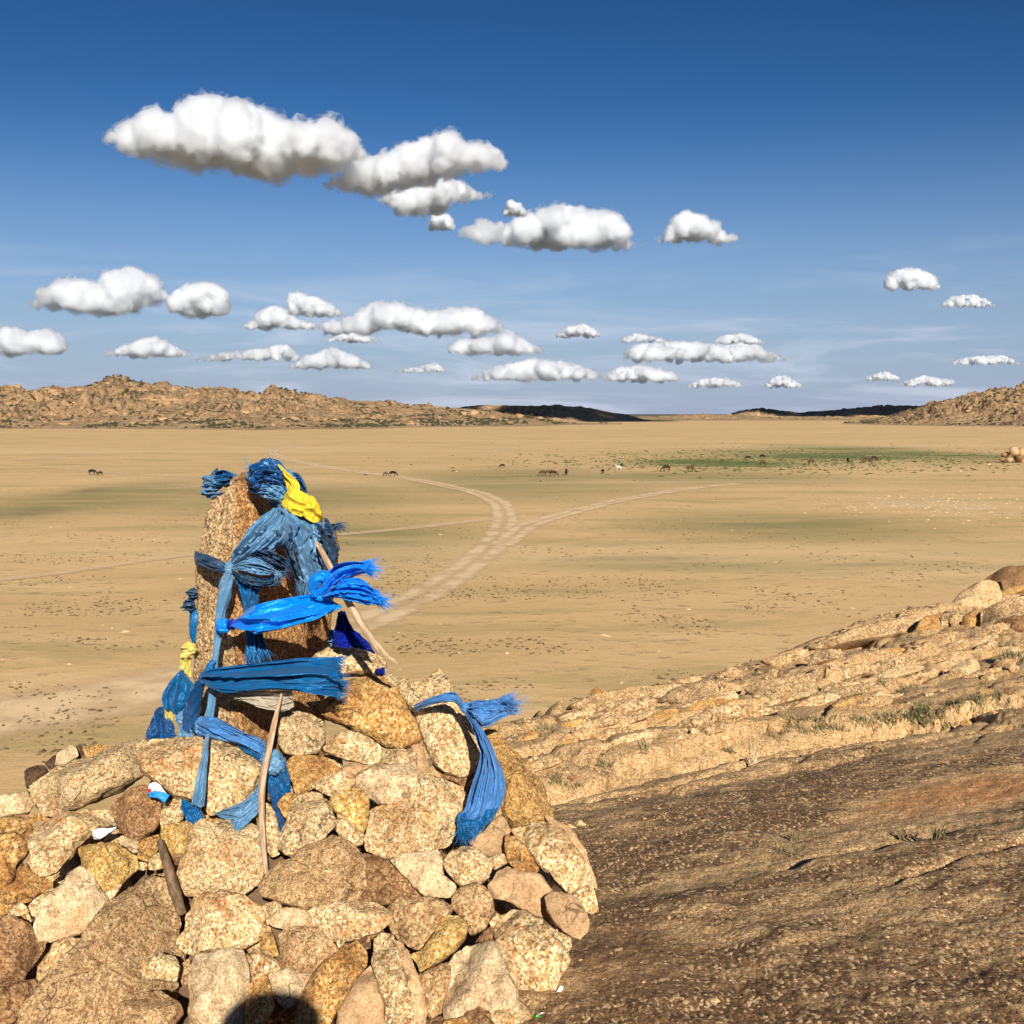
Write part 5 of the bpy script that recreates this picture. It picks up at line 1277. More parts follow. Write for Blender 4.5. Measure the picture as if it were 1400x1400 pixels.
# ------------------------------------------------------------------ litter
def plain_mat(name, col, rough=0.5):
    m, t, b, out = new_mat(name)
    tc = N(t, 'ShaderNodeTexCoord')
    n = noise(t, tc.outputs['Object'], 60, 3, 0.6)
    t.links.new(mix(t, n, tuple(x * 0.85 for x in col), col), b.inputs['Base Color'])
    b.inputs['Roughness'].default_value = rough
    bump(t, noise(t, tc.outputs['Object'], 45, 3, 0.6), 0.5, 0.004, b)
    return m
PAPER, BLUEP, REDP, GREENP = plain_mat('paper_white', (0.80, 0.79, 0.76)), plain_mat('wrapper_blue', (0.03, 0.28, 0.62), 0.3), plain_mat('wrapper_red', (0.55, 0.04, 0.03), 0.3), plain_mat('wrapper_green', (0.02, 0.50, 0.04), 0.3)
def scrap(name, label, pieces, seed, cat='litter'):
    p0 = pieces[0][1][0]
    e = tag(empty(name, P(*p0)), label, cat)
    for k, (pn, ea, eb, mt) in enumerate(pieces):
        cloth(ea, eb, mt, e, pn, 2, 0.003, 0.006, seed + k, 14, 10, rumple=0.004, thick=0.0006)
    return e
scrap('sweet_wrapper', 'torn white and blue sweet wrapper tucked under the long top slab', [
    ('wrapper', [(203, 1072, 3.40), (214, 1069, 3.39), (224, 1078, 3.38), (230, 1088, 3.38)], [(202, 1082, 3.40), (212, 1084, 3.39), (220, 1090, 3.38), (226, 1094, 3.38)], PAPER),
    ('blue_edge', [(201, 1084, 3.39), (212, 1081, 3.38), (222, 1082, 3.37), (232, 1087, 3.37)], [(203, 1090, 3.39), (213, 1090, 3.38), (220, 1094, 3.37), (226, 1098, 3.37)], BLUEP),
    ('red_mark', [(202, 1079, 3.385), (206, 1078, 3.385)], [(203, 1084, 3.385), (207, 1083, 3.385)], REDP)], 301)
o = cloth([(125, 1136, 3.28), (135, 1132, 3.26), (150, 1132, 3.25), (160, 1130, 3.25)], [(128, 1148, 3.28), (138, 1147, 3.26), (148, 1140, 3.25), (158, 1133, 3.25)], PAPER, None, 'paper_wrapper', 2, 0.003, 0.01, 311, 16, 12, rumple=0.004, thick=0.0006)
tag(o, 'crumpled white paper wrapper resting on the tilted orange stained slab', 'litter')
o = cloth([(766, 1347, 2.97), (760, 1357, 2.95), (754, 1368, 2.92)], [(771, 1349, 2.97), (766, 1360, 2.95), (759, 1371, 2.92)], PAPER, None, 'paper_strip', 1, 0.001, 0.003, 321, 14, 8, rumple=0.001, thick=0.0006)
tag(o, 'narrow white paper strip leaning on the lowest stone by the bedrock', 'litter')
scrap('plastic_wrapper', 'green and white plastic wrapper lying at the foot of the cairn', [
    ('wrapper', [(736, 1388, 2.82), (742, 1384, 2.83), (747, 1387, 2.84)], [(738, 1396, 2.82), (743, 1394, 2.83), (748, 1392, 2.84)], PAPER),
    ('green_end', [(731, 1388, 2.82), (736, 1388, 2.815), (741, 1391, 2.81)], [(731, 1402, 2.80), (736, 1402, 2.80), (741, 1398, 2.805)], GREENP)], 331)
# ------------------------------------------------------------------ ledge: slabs, boulders and loose stones on the bedrock
def ground_stone(px, mat, name, label, cat, seed, dz=0.0, thick=0.6, group=None, parent=None, **kw):
    xs = [p[0] for p in px]; ys = [p[1] for p in px]
    d = hill_hit(sum(xs) / len(xs), max(ys) - 0.25 * (max(ys) - min(ys))) + dz
    o = stone(px, mat, d, name, parent, seed, Vector((0.15, -0.35, 0.92)), thick=thick, face=0.7, res=max(0.012, d * 0.0022), **kw)
    if label:
        tag(o, label, cat, group)
    return o
LEDGE = [
 ('slab', 'R', [(777,967),(800,956),(830,946),(865,940),(905,935),(922,937),(900,948),(845,962),(800,972)], 'thin pale slab lying on the rim of the ledge next to a single round cobble'),
 ('cobble', 'O', [(804,946),(815,939),(829,944),(826,951),(812,953)], 'lone brown cobble perched on the thin pale slab'),
 ('slab', 'R', [(900,959),(918,944),(940,935),(970,931),(997,930),(984,948),(940,963)], 'cracked pale slab between the thin rim slab and the broad broken slab'),
 ('boulder', 'R', [(980,926),(998,911),(1016,916),(1008,928),(990,932)], 'small pale boulder sitting on the rim above the broad broken slab'),
 ('slab', 'R', [(1108,888),(1140,869),(1200,851),(1250,839),(1282,831),(1288,852),(1250,864),(1180,878),(1130,889)], 'longest tapering slab overhanging a dark shadow line'),
 ('boulder', 'R', [(1103,910),(1115,890),(1150,886),(1153,897),(1130,905)], 'wedge shaped rock under the point of the longest slab'),
 ('boulder', 'O', [(1250,864),(1255,852),(1270,842),(1283,837),(1287,858),(1270,867)], 'orange block at the thick end of the longest slab'),
 ('boulder', 'R', [(1286,862),(1287,841),(1297,838),(1299,862)], 'narrow upright rock splinter beside the orange block'),
 ('boulder', 'R', [(1300,862),(1301,843),(1309,839),(1311,854)], 'smallest upright splinter touching the rounded block'),
 ('boulder', 'C', [(1299,828),(1308,815),(1318,807),(1345,794),(1362,796),(1370,812),(1367,822),(1345,832),(1320,839),(1303,838)], 'big sunlit egg shaped boulder on top of the ledge'),
 ('boulder', 'B', [(1340,794),(1358,782),(1385,774),(1430,772),(1430,812),(1372,814),(1365,798)], 'dark brown boulder behind the egg shaped boulder'),
 ('boulder', 'O', [(1315,858),(1317,842),(1330,836),(1343,834),(1345,860),(1330,864)], 'rounded orange block under the egg shaped boulder'),
 ('boulder', 'R', [(1342,862),(1343,834),(1372,824),(1430,810),(1430,838),(1380,852)], 'long jointed block under the dark brown boulder'),
 ('boulder', 'B', [(1355,862),(1362,847),(1395,842),(1430,836),(1430,860),(1385,864)], 'lower jointed block beneath the long jointed block'),
 ('slab', 'R', [(1263,874),(1285,864),(1318,864),(1314,878),(1280,884)], 'flat loose slab in front of the jointed blocks'),
 ('boulder', 'C', [(1297,918),(1310,905),(1322,899),(1338,902),(1343,925),(1325,932),(1305,928)], 'angular broken boulder casting a black shadow in the grassy hollow'),
 ('boulder', 'R', [(1340,928),(1352,918),(1364,927),(1356,935)], 'small tan rock leaning on the angular broken boulder'),
 ('boulder', 'C', [(1176,958),(1188,948),(1202,944),(1222,950),(1218,962),(1192,969)], 'blocky boulder with a shaded flank between two grass clumps'),
 ('slab', 'R', [(1015,938),(1040,931),(1080,926),(1117,924),(1112,946),(1076,960),(1040,962)], 'broad broken slab in the middle of the ledge'),
 ('slab', 'R', [(1158,922),(1200,905),(1256,889),(1252,907),(1200,924),(1165,932)], 'smooth pinkish slab sloping below the longest slab'),
 ('slab', 'R', [(1040,905),(1070,896),(1106,886),(1100,900),(1060,912)], 'thin slab on the rim left of the wedge shaped rock'),
 ('slab', 'R', [(1130,940),(1165,928),(1200,926),(1190,942),(1150,952)], 'low slab above the blocky boulder'),
 ('slab', 'R', [(930,985),(975,968),(1030,962),(1015,980),(960,992)], 'flat pale slab lying before the broad broken slab'),
]
for i, (nm, mt, px, lab) in enumerate(LEDGE):
    ground_stone(px, mt, nm, lab, 'rock', 400 + i, thick=0.5 if nm == 'slab' else 0.75, chisel=4)
rnd = random.Random(77)
SMALL = [(1367,912,8),(1386,913,7),(1095,957,9),(1070,968,8),(1240,975,8),(1320,988,6),(787,1066,9),(1350,948,8),(997,938,8),(1215,984,5),(1030,975,6),(1120,962,6),(1010,1000,4),(1270,950,6),(880,985,5),(840,1000,5),(905,1010,4),(950,1000,5),(1255,925,6),(1290,945,5),(1380,945,6),(1150,985,5),(1060,990,5),(745,1045,5),(1335,975,5),(1395,960,7),(1385,890,8),(1345,888,7),(1222,905,6),(1080,935,5),(985,955,5),(1050,950,6),(1140,912,6),(770,1050,4),(800,1082,4),(1180,915,5),(870,960,5),(1000,985,4),(1100,985,4),(1190,990,4),(1300,965,5),(1360,975,4),(930,1002,4)]
for i, (x, y, r) in enumerate(SMALL):
    pts = []
    n = rnd.randint(6, 8); a0 = rnd.uniform(0, 6)
    for k in range(n):
        a = a0 + 2 * math.pi * k / n
        rr_ = r * rnd.uniform(0.75, 1.2)
        pts.append((x + rr_ * 1.15 * math.cos(a), y + rr_ * 0.75 * math.sin(a)))
    mt = rnd.choice('RCCOB')
    near = min(range(len(LEDGE)), key=lambda j: (np.mean([p[0] for p in LEDGE[j][2]]) - x) ** 2 + 4 * (np.mean([p[1] for p in LEDGE[j][2]]) - y) ** 2)
    col_ = {'R': 'tan', 'C': 'pale speckled', 'O': 'orange', 'B': 'dark brown'}[mt]
    size_ = 'small' if r < 6 else 'fist sized'
    short = LEDGE[near][3].split(' with ')[0].split(' casting ')[0].split(' in the ')[0].split(' on the ')[0].split(' under ')[0].split(' lying')[0].split(' leaning ')[0].split(' beside ')[0].split(' between ')[0].split(' overhanging ')[0].split(' sitting ')[0].split(' perched ')[0].split(' touching ')[0].split(' sloping ')[0].split(' at the ')[0].split(' above ')[0].split(' left of ')[0].split(' of the ')[0].split(' beneath ')[0].split(' behind ')[0]
    ground_stone(pts, mt, 'loose_stone', '%s %s loose stone near the %s' % (size_, col_, short), 'stone', 500 + i, group='small loose stones strewn over the rock ledge', chisel=3)
# broken sheets of the bedrock itself along the ledge
bed = bpy.data.objects['bedrock_hilltop']
rs = random.Random(909)
for i in range(64):
    x = rs.uniform(715, 1395)
    top_ = np.interp(x, [700, 900, 1110, 1280, 1400], [1003, 940, 894, 846, 800]); bot_ = np.interp(x, [700, 1000, 1400], [1062, 1000, 925])
    y = top_ + (bot_ - top_) * rs.random() ** 0.9 * 0.96
    w, hh = rs.uniform(14, 46) * (0.8 + 0.3 * (x - 700) / 700), rs.uniform(4.0, 9.0)
    pts = []
    for (a, b_) in ((-1, 0.5), (-0.75, -0.4), (-0.1, -1.0), (0.6, -0.9), (1.0, -0.35), (0.8, 0.6), (0.1, 1.0), (-0.6, 0.95)):
        a2, b2 = a + rs.uniform(-0.18, 0.18), b_ + rs.uniform(-0.25, 0.25)
        pts.append((x + a2 * w, y + b2 * hh - 0.24 * a2 * w))
    ground_stone(pts, rs.choice('RRRCO'), 'slab', None, None, 600 + i, thick=0.42, parent=bed, chisel=5)
# tiny chips and gravel nobody could count
V, Fc = [], []
oct_v = np.array([[1, 0, 0], [0, 1, 0], [-1, 0, 0], [0, -1, 0], [0.1, 0.1, 0.8], [0, 0, -0.5]])
oct_f = np.array([[0, 1, 4], [1, 2, 4], [2, 3, 4], [3, 0, 4]])
for k in range(2600):
    if k < 2200:
        x = rnd.uniform(-0.2, 12); y = np.interp(x, RX, RY) + 0.6 - abs(rnd.gauss(0, 2.0))
        s_ = rnd.uniform(0.010, 0.030) * (1 + 0.05 * y)
    else:
        y = rnd.uniform(2.3, 6); x = rnd.uniform(0.0, 0.62 * y)
        s_ = rnd.uniform(0.003, 0.008)
    a = rnd.uniform(0, 6.28)
    R3 = np.array([[math.cos(a), -math.sin(a), 0], [math.sin(a), math.cos(a), 0], [0, 0, rnd.uniform(0.4, 0.8)]])
    V.append((oct_v * np.array([[rnd.uniform(0.6, 1.4)] for _ in range(6)])) @ R3.T * s_ * np.array([rnd.uniform(0.8, 1.6), 1, 1]) + np.array([x, y, 0]))
V = np.concatenate(V)
ctr = V.reshape(-1, 6, 3).mean(1)
V[:, 2] += np.repeat(hill_height(ctr[:, 0], ctr[:, 1]), 6)
Fc = (oct_f[None] + 6 * np.arange(len(ctr))[:, None, None]).reshape(-1, 3)
o = mesh_obj('rock_chips', V.tolist(), Fc.tolist(), ROCK['R'], smooth=False)
o['kind'] = 'stuff'; tag(o, 'tiny rock chips scattered over the bedrock slope', 'gravel')

# ------------------------------------------------------------------ dry grass in the joints of the rock
def leaf_mat(name, a, b_):
    m, t, b, out = new_mat(name)
    tc = N(t, 'ShaderNodeTexCoord')
    n = noise(t, tc.outputs['Object'], 2.2, 4, 0.7)
    t.links.new(mix(t, smooth(t, n, 0.35, 0.65), a, b_), b.inputs['Base Color'])
    b.inputs['Roughness'].default_value = 0.8
    return m
GRASS = leaf_mat('dry_grass', (0.115, 0.105, 0.042), (0.34, 0.26, 0.12))
STRAW = leaf_mat('straw', (0.50, 0.40, 0.24), (0.66, 0.55, 0.36))
def tuft_blades(spots, blades, height, mat, name, seed, w=0.003, spread=0.5):
    rnd = random.Random(seed)
    V, Fc = [], []
    for (x, y, r) in spots:
        for _ in range(int(blades * r * r / 0.0225) + 10):
            a, q = rnd.uniform(0, 6.28), r * math.sqrt(rnd.random())
            bx, by = x + q * math.cos(a), y + q * math.sin(a) * 0.6
            hgt = height * rnd.uniform(0.4, 1.1)
            lx, ly = rnd.gauss(0, spread) * hgt, rnd.gauss(0, spread) * hgt
            s = rnd.uniform(0, 3.14); wx, wy = math.cos(s) * w, math.sin(s) * w
            V += [(bx - wx, by - wy, -0.01), (bx + wx, by + wy, -0.01), (bx + lx * 0.45 + wx * .7, by + ly * 0.45 + wy * .7, hgt * 0.6), (bx + lx * 0.45 - wx * .7, by + ly * 0.45 - wy * .7, hgt * 0.6), (bx + lx, by + ly, hgt)]
            b0 = len(V) - 5
            Fc += [(b0, b0 + 1, b0 + 2, b0 + 3), (b0 + 3, b0 + 2, b0 + 4)]
    V = np.array(V)
    base = hill_height(V[:, 0], V[:, 1], True)
    # a blade keeps the ground height of its own root
    root = np.repeat(base.reshape(-1, 5)[:, :1], 5, 1).ravel()
    V[:, 2] += root
    return mesh_obj(name, V.tolist(), Fc, mat)
def spots_from(pix, rnd, n_each, jitter):
    out = []
    for (x, y, r, c) in pix:
        for _ in range(c):
            px_, py_ = x + rnd.gauss(0, jitter) * r, y + rnd.gauss(0, 0.35) * r * 0.4
            d = hill_hit(px_, py_)
            p = P(px_, py_, d)
            out.append((p.x, p.y, r * d / F * 0.42))
    return out
rnd = random.Random(12)
gp = [(1110, 995, 30, 7), (1150, 1000, 25, 5), (1220, 992, 40, 9), (1275, 985, 40, 8), (1330, 962, 30, 6), (1395, 960, 35, 7), (1380, 900, 24, 5), (1155, 945, 22, 5), (1235, 945, 20, 4), (740, 1000, 25, 5), (770, 1075, 22, 4), (1090, 1004, 20, 4), (985, 955, 14, 2), (905, 950, 12, 2), (1070, 1150, 14, 1), (1260, 1150, 20, 3), (1000, 1035, 14, 2), (1190, 935, 14, 3), (1060, 960, 12, 3), (1345, 935, 16, 3), (945, 940, 10, 2), (1120, 940, 10, 2), (880, 1025, 16, 2), (830, 1050, 14, 2)]
o = tuft_blades(spots_from(gp, rnd, 1, 0.7), 70, 0.055, GRASS, 'dry_grass', 5, 0.004)
o['kind'] = 'stuff'; tag(o, 'low dry olive grass growing in the joints of the rock ledge', 'grass')
o = tuft_blades(spots_from([(1031, 1042, 9, 2)], rnd, 1, 0.3), 60, 0.17, STRAW, 'straw_tuft', 7, 0.003, 0.22)
tag(o, 'tuft of pale dry straw standing at the edge of the dark slab', 'grass')
o = tuft_blades(spots_from([(1083, 1170, 14, 2)], rnd, 1, 0.5), 40, 0.07, GRASS, 'grass_tuft', 8, 0.002, 0.4)
tag(o, 'wispy grass tuft in the crack that crosses the dark slab', 'grass')

# ------------------------------------------------------------------ scrub and stones dotted over the plain
SCRUB = leaf_mat('steppe_scrub', (0.075, 0.046, 0.020), (0.17, 0.115, 0.050))
PEBBLE = plain_mat('pale_stone', (0.62, 0.44, 0.24), 0.9)
rnd = random.Random(31)
def scatter(n, mat, name, label, cat, gen, smin, smax, h, seed):
    rnd = random.Random(seed)
    V, Fc = [], []
    base = np.array([[1, 0, 0], [0.3, 0.9, 0], [-0.8, 0.55, 0], [-0.8, -0.55, 0], [0.3, -0.9, 0], [0.25, 0.1, 1], [-0.35, 0.05, 0.8]])
    ff = [(0, 1, 5), (1, 2, 6), (1, 6, 5), (2, 3, 6), (3, 4, 6), (4, 5, 6), (4, 0, 5)]
    for k in range(n):
        x, y = gen(rnd)
        s = smin * (smax / smin) ** (rnd.random() ** 1.6)
        a = rnd.uniform(0, 6.28)
        v = base * np.array([[rnd.uniform(0.6, 1.3)] for _ in range(7)]) * np.array([s * rnd.uniform(1.0, 2.2), s, s * h])
        R3 = np.array([[math.cos(a), -math.sin(a), 0], [math.sin(a), math.cos(a), 0], [0, 0, 1]])
        b0 = len(Fc) and 7 * k
        V.append(v @ R3.T + np.array([x, y, -0.03 * s]))
        Fc += [tuple(7 * k + i for i in f) for f in ff]
    V = np.concatenate(V)
    c = V.reshape(-1, 7, 3).mean(1)
    V[:, 2] += np.repeat(plain_z(c[:, 0], c[:, 1]), 7)
    o = mesh_obj(name, V.tolist(), Fc, mat, smooth=False)
    o['kind'] = 'stuff'; tag(o, label, cat)
    return o
_g = np.random.default_rng(8)
_px, _py = _g.uniform(-60, 1460, 90000), 600 + 480 * _g.random(90000) ** 0.8
_gz = np.array([CT * 1.0]);
_w = -(_py - 700) / F; _ry = CT + ST * _w; _rz = CT * _w - ST
_x, _y = (_px - 700) / F * (PLAIN_Z / _rz), _ry * (PLAIN_Z / _rz)
_k = vnoise(np.stack([_x / 14, _y / 9, _x * 0 + 0.3], 1), 5) + 0.6 * vnoise(np.stack([_x / 4, _y / 4, _x * 0 + 1.3], 1), 6)
_sel = np.nonzero(_k > 0.02 + 0.75 * _g.random(90000))[0]
_it = iter(_sel.tolist())
def gen_scrub(r):
    i = next(_it); return _x[i], _y[i]
scatter(min(11000, len(_sel)), SCRUB, 'steppe_scrub', 'small dark scrub clumps and dung dotted over the sandy plain', 'scrub', gen_scrub, 0.035, 0.22, 0.6, 3)
def gen_green(r):
    px_, py_ = r.gauss(1080, 190), r.gauss(629, 9)
    g = G(px_, max(py_, 606)); return g.x, g.y
GREEN = leaf_mat('meadow_tussock', (0.040, 0.058, 0.016), (0.085, 0.10, 0.030))
scatter(2600, GREEN, 'meadow_tussocks', 'green tussocks of the damp meadow in the far plain', 'grass', gen_green, 0.25, 0.9, 0.5, 4)
def gen_pale(r):
    px_, py_ = r.gauss(1270, 75), r.gauss(692, 9)
    if r.random() < 0.2:
        px_, py_ = r.uniform(0, 1400), r.uniform(640, 1000)
    g = G(px_, py_); return g.x, g.y
scatter(800, PEBBLE, 'pale_stones', 'pale stones strewn over the plain in a stony patch', 'stones', gen_pale, 0.05, 0.32, 0.5, 6)

# ------------------------------------------------------------------ small outcrop on the plain and blocks on the hills
outcrop = empty('rock_outcrop', G(1392, 632))
tag(outcrop, 'small craggy outcrop standing alone on the plain', 'rock outcrop')
for i, (x, y, r, mt) in enumerate([(1376, 622, 7, 'R'), (1386, 617, 9, 'C'), (1397, 619, 9, 'R'), (1408, 617, 10, 'R'), (1370, 628, 5, 'B'), (1392, 627, 8, 'B'), (1404, 629, 9, 'C'), (1380, 629, 5, 'R')]):
    d = G(1392, 633).y
    k = d / F
    blob_stone(P(x, y, d + random.Random(i).uniform(-1, 2)), r * k * 1.1, mt, 'block', outcrop, 700 + i, 0.8)
for i, (x, y, r) in enumerate([(1313, 645, 3.5), (1322, 643, 2.5), (1330, 640, 2.5), (1352, 636, 3)]):
    d = G(x, y).y
    tag(blob_stone(P(x, y - 1, d), r * d / F, 'C', 'plain_boulder', None, 720 + i, 0.7), ['largest loose boulder in the line before the craggy outcrop', 'second boulder in the line leading to the craggy outcrop', 'tiny third boulder in the line leading to the craggy outcrop', 'loose boulder lying closest to the craggy outcrop'][i], 'boulder', 'small boulders near the outcrop')
HILLROCK = [hill_mat('hill_block_%s' % n, k) for n, k in (('warm', 1.0), ('plain', 0.85), ('brown', 0.65))]
def hill_blocks(hill_obj, count, rmin, rmax, seed):
    rnd = random.Random(seed)
    me = hill_obj.data
    n = len(me.vertices)
    co = np.empty(n * 3); me.vertices.foreach_get('co', co); co = co.reshape(-1, 3)
    ok = np.nonzero((co[:, 2] > PLAIN_Z + 3))[0]
    protos = []
    for k in range(7):
        o = blob_stone((0, 0, -500), 1.0, HILLROCK[k % 3], 'block', None, seed + k, 0.72, 2)
        protos.append(o)
    for k in range(count):
        p = co[ok[rnd.randrange(len(ok))]]
        src = protos[k % 7]
        o = src if k < 7 else src.copy()
        if k >= 7:
            COL.objects.link(o)
        s = rmin * (rmax / rmin) ** (rnd.random() ** 1.8)
        o.location = (p[0], p[1], p[2] + s * 0.05)
        o.scale = (s * rnd.uniform(0.9, 1.7), s, s * rnd.uniform(0.55, 1.0))
        o.rotation_euler = (0, 0, rnd.uniform(0, 6.28))
        o.parent = hill_obj
hill_blocks(ridge, 260, 3.5, 11.0, 40)
hill_blocks(right_hill, 150, 3.0, 9.0, 60)
def shrubs_on(hill_obj, count, seed, name, label):
    rnd = random.Random(seed)
    me = hill_obj.data
    n = len(me.vertices)
    co = np.empty(n * 3); me.vertices.foreach_get('co', co); co = co.reshape(-1, 3)
    ok = np.nonzero(co[:, 2] > PLAIN_Z + 1.5)[0]
    nz_ = fbm(co[ok] / 45.0, 3, seed)
    ok = ok[nz_ > 0.02]
    V, Fc = [], []
    for k in range(count):
        p = co[ok[rnd.randrange(len(ok))]]
        s = rnd.uniform(0.9, 2.6)
        v = ICO1_V * np.array([s * rnd.uniform(0.9, 1.5), s, s * rnd.uniform(0.6, 0.9)]) * (1 + 0.35 * np.array([[rnd.uniform(-1, 1)] for _ in range(len(ICO1_V))]))
        V.append(v + p + np.array([0, 0, s * 0.3]))
    V = np.concatenate(V)
    Fc = (ICO1_F[None] + len(ICO1_V) * np.arange(count)[:, None, None]).reshape(-1, 3)
    o = mesh_obj(name, V.tolist(), Fc.tolist(), SHRUB, smooth=False)
    o['kind'] = 'stuff'; tag(o, label, 'shrubs')
bm = bmesh.new(); bmesh.ops.create_icosphere(bm, subdivisions=1, radius=1.0)
ICO1_V = np.array([x.co[:] for x in bm.verts]); ICO1_F = np.array([[q.index for q in p.verts] for p in bm.faces]); bm.free()
SHRUB = leaf_mat('hill_shrub', (0.028, 0.030, 0.014), (0.060, 0.055, 0.026))
shrubs_on(ridge, 6000, 3, 'ridge_shrubs', 'dark shrubs growing between the rocks of the long ridge')
shrubs_on(right_hill, 2600, 4, 'hill_shrubs', 'dark shrubs growing on the right hand rocky hill')

# ------------------------------------------------------------------ camels and horses grazing far out on the plain
def skin_mesh(verts, edges, radii, name, subdiv=1):
    me = bpy.data.meshes.new(name)
    me.from_pydata(verts, edges, [])
    o = bpy.data.objects.new(name, me)
    COL.objects.link(o)
    md = o.modifiers.new('skin', 'SKIN'); md.use_smooth_shade = True
    sv = me.skin_vertices[0].data
    for k, r in enumerate(radii):
        sv[k].radius = r if isinstance(r, tuple) else (r, r)
        sv[k].use_root = (k == 0)
    sd = o.modifiers.new('sub', 'SUBSURF'); sd.levels = subdiv; sd.render_levels = subdiv
    dg = bpy.context.evaluated_depsgraph_get()
    res = bpy.data.meshes.new_from_object(o.evaluated_get(dg))
    bpy.data.objects.remove(o); bpy.data.meshes.remove(me)
    res.shade_smooth()
    return res
def camel_mesh(graze):
    # two-humped camel facing +x, feet at z=0, shoulder about 1.8 m
    v = [(-0.05, 0, 1.42), (0.35, 0, 1.40), (0.75, 0, 1.42), (-0.45, 0, 1.45), (-0.80, 0, 1.38)]
    r = [(0.36, 0.40), (0.40, 0.42), (0.30, 0.34), (0.36, 0.38), (0.28, 0.30)]
    e = [(0, 1), (1, 2), (0, 3), (3, 4)]
    def add(p, rad, par):
        v.append(p); r.append(rad); e.append((par, len(v) - 1)); return len(v) - 1
    a = add((0.36, 0, 1.80), 0.22, 1); add((0.38, 0, 2.08), 0.07, a)
    a = add((-0.46, 0, 1.83), 0.22, 3); add((-0.46, 0, 2.10), 0.07, a)
    if graze:
        n = add((1.10, 0, 1.18), 0.20, 2); n = add((1.42, 0, 0.78), 0.15, n); n = add((1.62, 0, 0.42), 0.13, n); n = add((1.74, 0, 0.20), 0.12, n); add((1.90, 0, 0.08), 0.07, n)
    else:
        n = add((1.08, 0, 1.20), 0.20, 2); n = add((1.36, 0, 1.35), 0.15, n); n = add((1.48, 0, 1.75), 0.13, n); n = add((1.56, 0, 2.02), 0.13, n); add((1.84, 0, 1.95), 0.08, n)
    for s in (-1, 1):
        k = add((0.62, 0.20 * s, 1.02), 0.15, 2); k = add((0.64, 0.20 * s, 0.58), 0.085, k); k = add((0.60, 0.20 * s, 0.16), 0.06, k); add((0.66, 0.20 * s, 0.04), 0.09, k)
        k = add((-0.72, 0.20 * s, 1.00), 0.18, 4); k = add((-0.86, 0.20 * s, 0.62), 0.09, k); k = add((-0.76, 0.20 * s, 0.18), 0.06, k); add((-0.70, 0.20 * s, 0.04), 0.09, k)
    k = add((-1.06, 0, 1.22), 0.05, 4); add((-1.10, 0, 0.85), 0.04, k)
    return skin_mesh(v, e, r, 'camel')
def horse_mesh(graze=True):
    v = [(0, 0, 1.15), (0.45, 0, 1.15), (-0.45, 0, 1.17), (-0.68, 0, 1.12)]
    r = [(0.28, 0.30), (0.29, 0.31), (0.28, 0.30), (0.20, 0.24)]
    e = [(0, 1), (0, 2), (2, 3)]
    def add(p, rad, par):
        v.append(p); r.append(rad); e.append((par, len(v) - 1)); return len(v) - 1
    if graze:
        n = add((0.78, 0, 1.02), 0.19, 1); n = add((1.02, 0, 0.66), 0.14, n); n = add((1.14, 0, 0.40), 0.12, n); add((1.28, 0, 0.14), 0.07, n)
    else:
        n = add((0.76, 0, 1.35), 0.19, 1); n = add((0.96, 0, 1.62), 0.13, n); n = add((1.06, 0, 1.72), 0.12, n); add((1.34, 0, 1.52), 0.07, n)
    for s in (-1, 1):
        k = add((0.46, 0.15 * s, 0.78), 0.12, 1); k = add((0.48, 0.15 * s, 0.45), 0.065, k); k = add((0.45, 0.15 * s, 0.12), 0.045, k); add((0.50, 0.15 * s, 0.03), 0.06, k)
        k = add((-0.52, 0.15 * s, 0.80), 0.15, 2); k = add((-0.66, 0.15 * s, 0.50), 0.07, k); k = add((-0.60, 0.15 * s, 0.14), 0.045, k); add((-0.55, 0.15 * s, 0.03), 0.06, k)
    k = add((-0.86, 0, 1.02), 0.05, 3); add((-0.92, 0, 0.55), 0.05, k)
    return skin_mesh(v, e, r, 'horse')
def coat(name, a):
    m, t, b, out = new_mat(name)
    tc = N(t, 'ShaderNodeTexCoord')
    n = noise(t, tc.outputs['Object'], 3.0, 4, 0.6)
    t.links.new(mix(t, n, tuple(x * 0.7 for x in a), tuple(x * 1.2 for x in a)), b.inputs['Base Color'])
    return m
COATS = {'dark': coat('coat_dark', (0.030, 0.017, 0.010)), 'brown': coat('coat_brown', (0.085, 0.042, 0.018)), 'tan': coat('coat_tan', (0.30, 0.17, 0.075)), 'white': coat('coat_white', (0.55, 0.48, 0.40)), 'black': coat('coat_black', (0.012, 0.010, 0.009))}
MESHES = {}
for key, me in (('cg', camel_mesh(True)), ('cs', camel_mesh(False)), ('hg', horse_mesh(True)), ('hs', horse_mesh(False))):
    MESHES[key] = me
def animal(key, coat_, px_, py_, face, label, group, scale=1.0):
    nm = 'camel' if key[0] == 'c' else 'horse'
    me = MESHES[key].copy(); me.materials.clear(); me.materials.append(COATS[coat_])
    o = bpy.data.objects.new(nm, me)
    COL.objects.link(o)
    g = G(px_, py_)
    o.location = (g.x, g.y, float(plain_z(np.array([g.x]), np.array([g.y]))[0]))
    o.rotation_euler = (0, 0, face)
    o.scale = (scale,) * 3
    tag(o, label, nm, group)
    return o
PI = math.pi
herd = 'animals grazing on the far plain'
animal('hg', 'black', 126, 649, 0.2, 'black horse grazing beyond the shaded edge of the standing stone', herd, 1.3)
animal('hg', 'dark', 137, 649.5, 2.9, 'smaller dark horse grazing beside the black horse', herd, 0.95)
animal('hg', 'brown', 527, 650.5, 0.4, 'small brown horse beside the dirt track', herd, 0.9)
animal('hg', 'black', 537, 651.5, 0.1, 'black horse standing next to the small brown horse by the track', herd, 1.25)
animal('hg', 'black', 687, 639.5, PI, 'lone black horse grazing between the track and the camel herd', herd, 1.05)
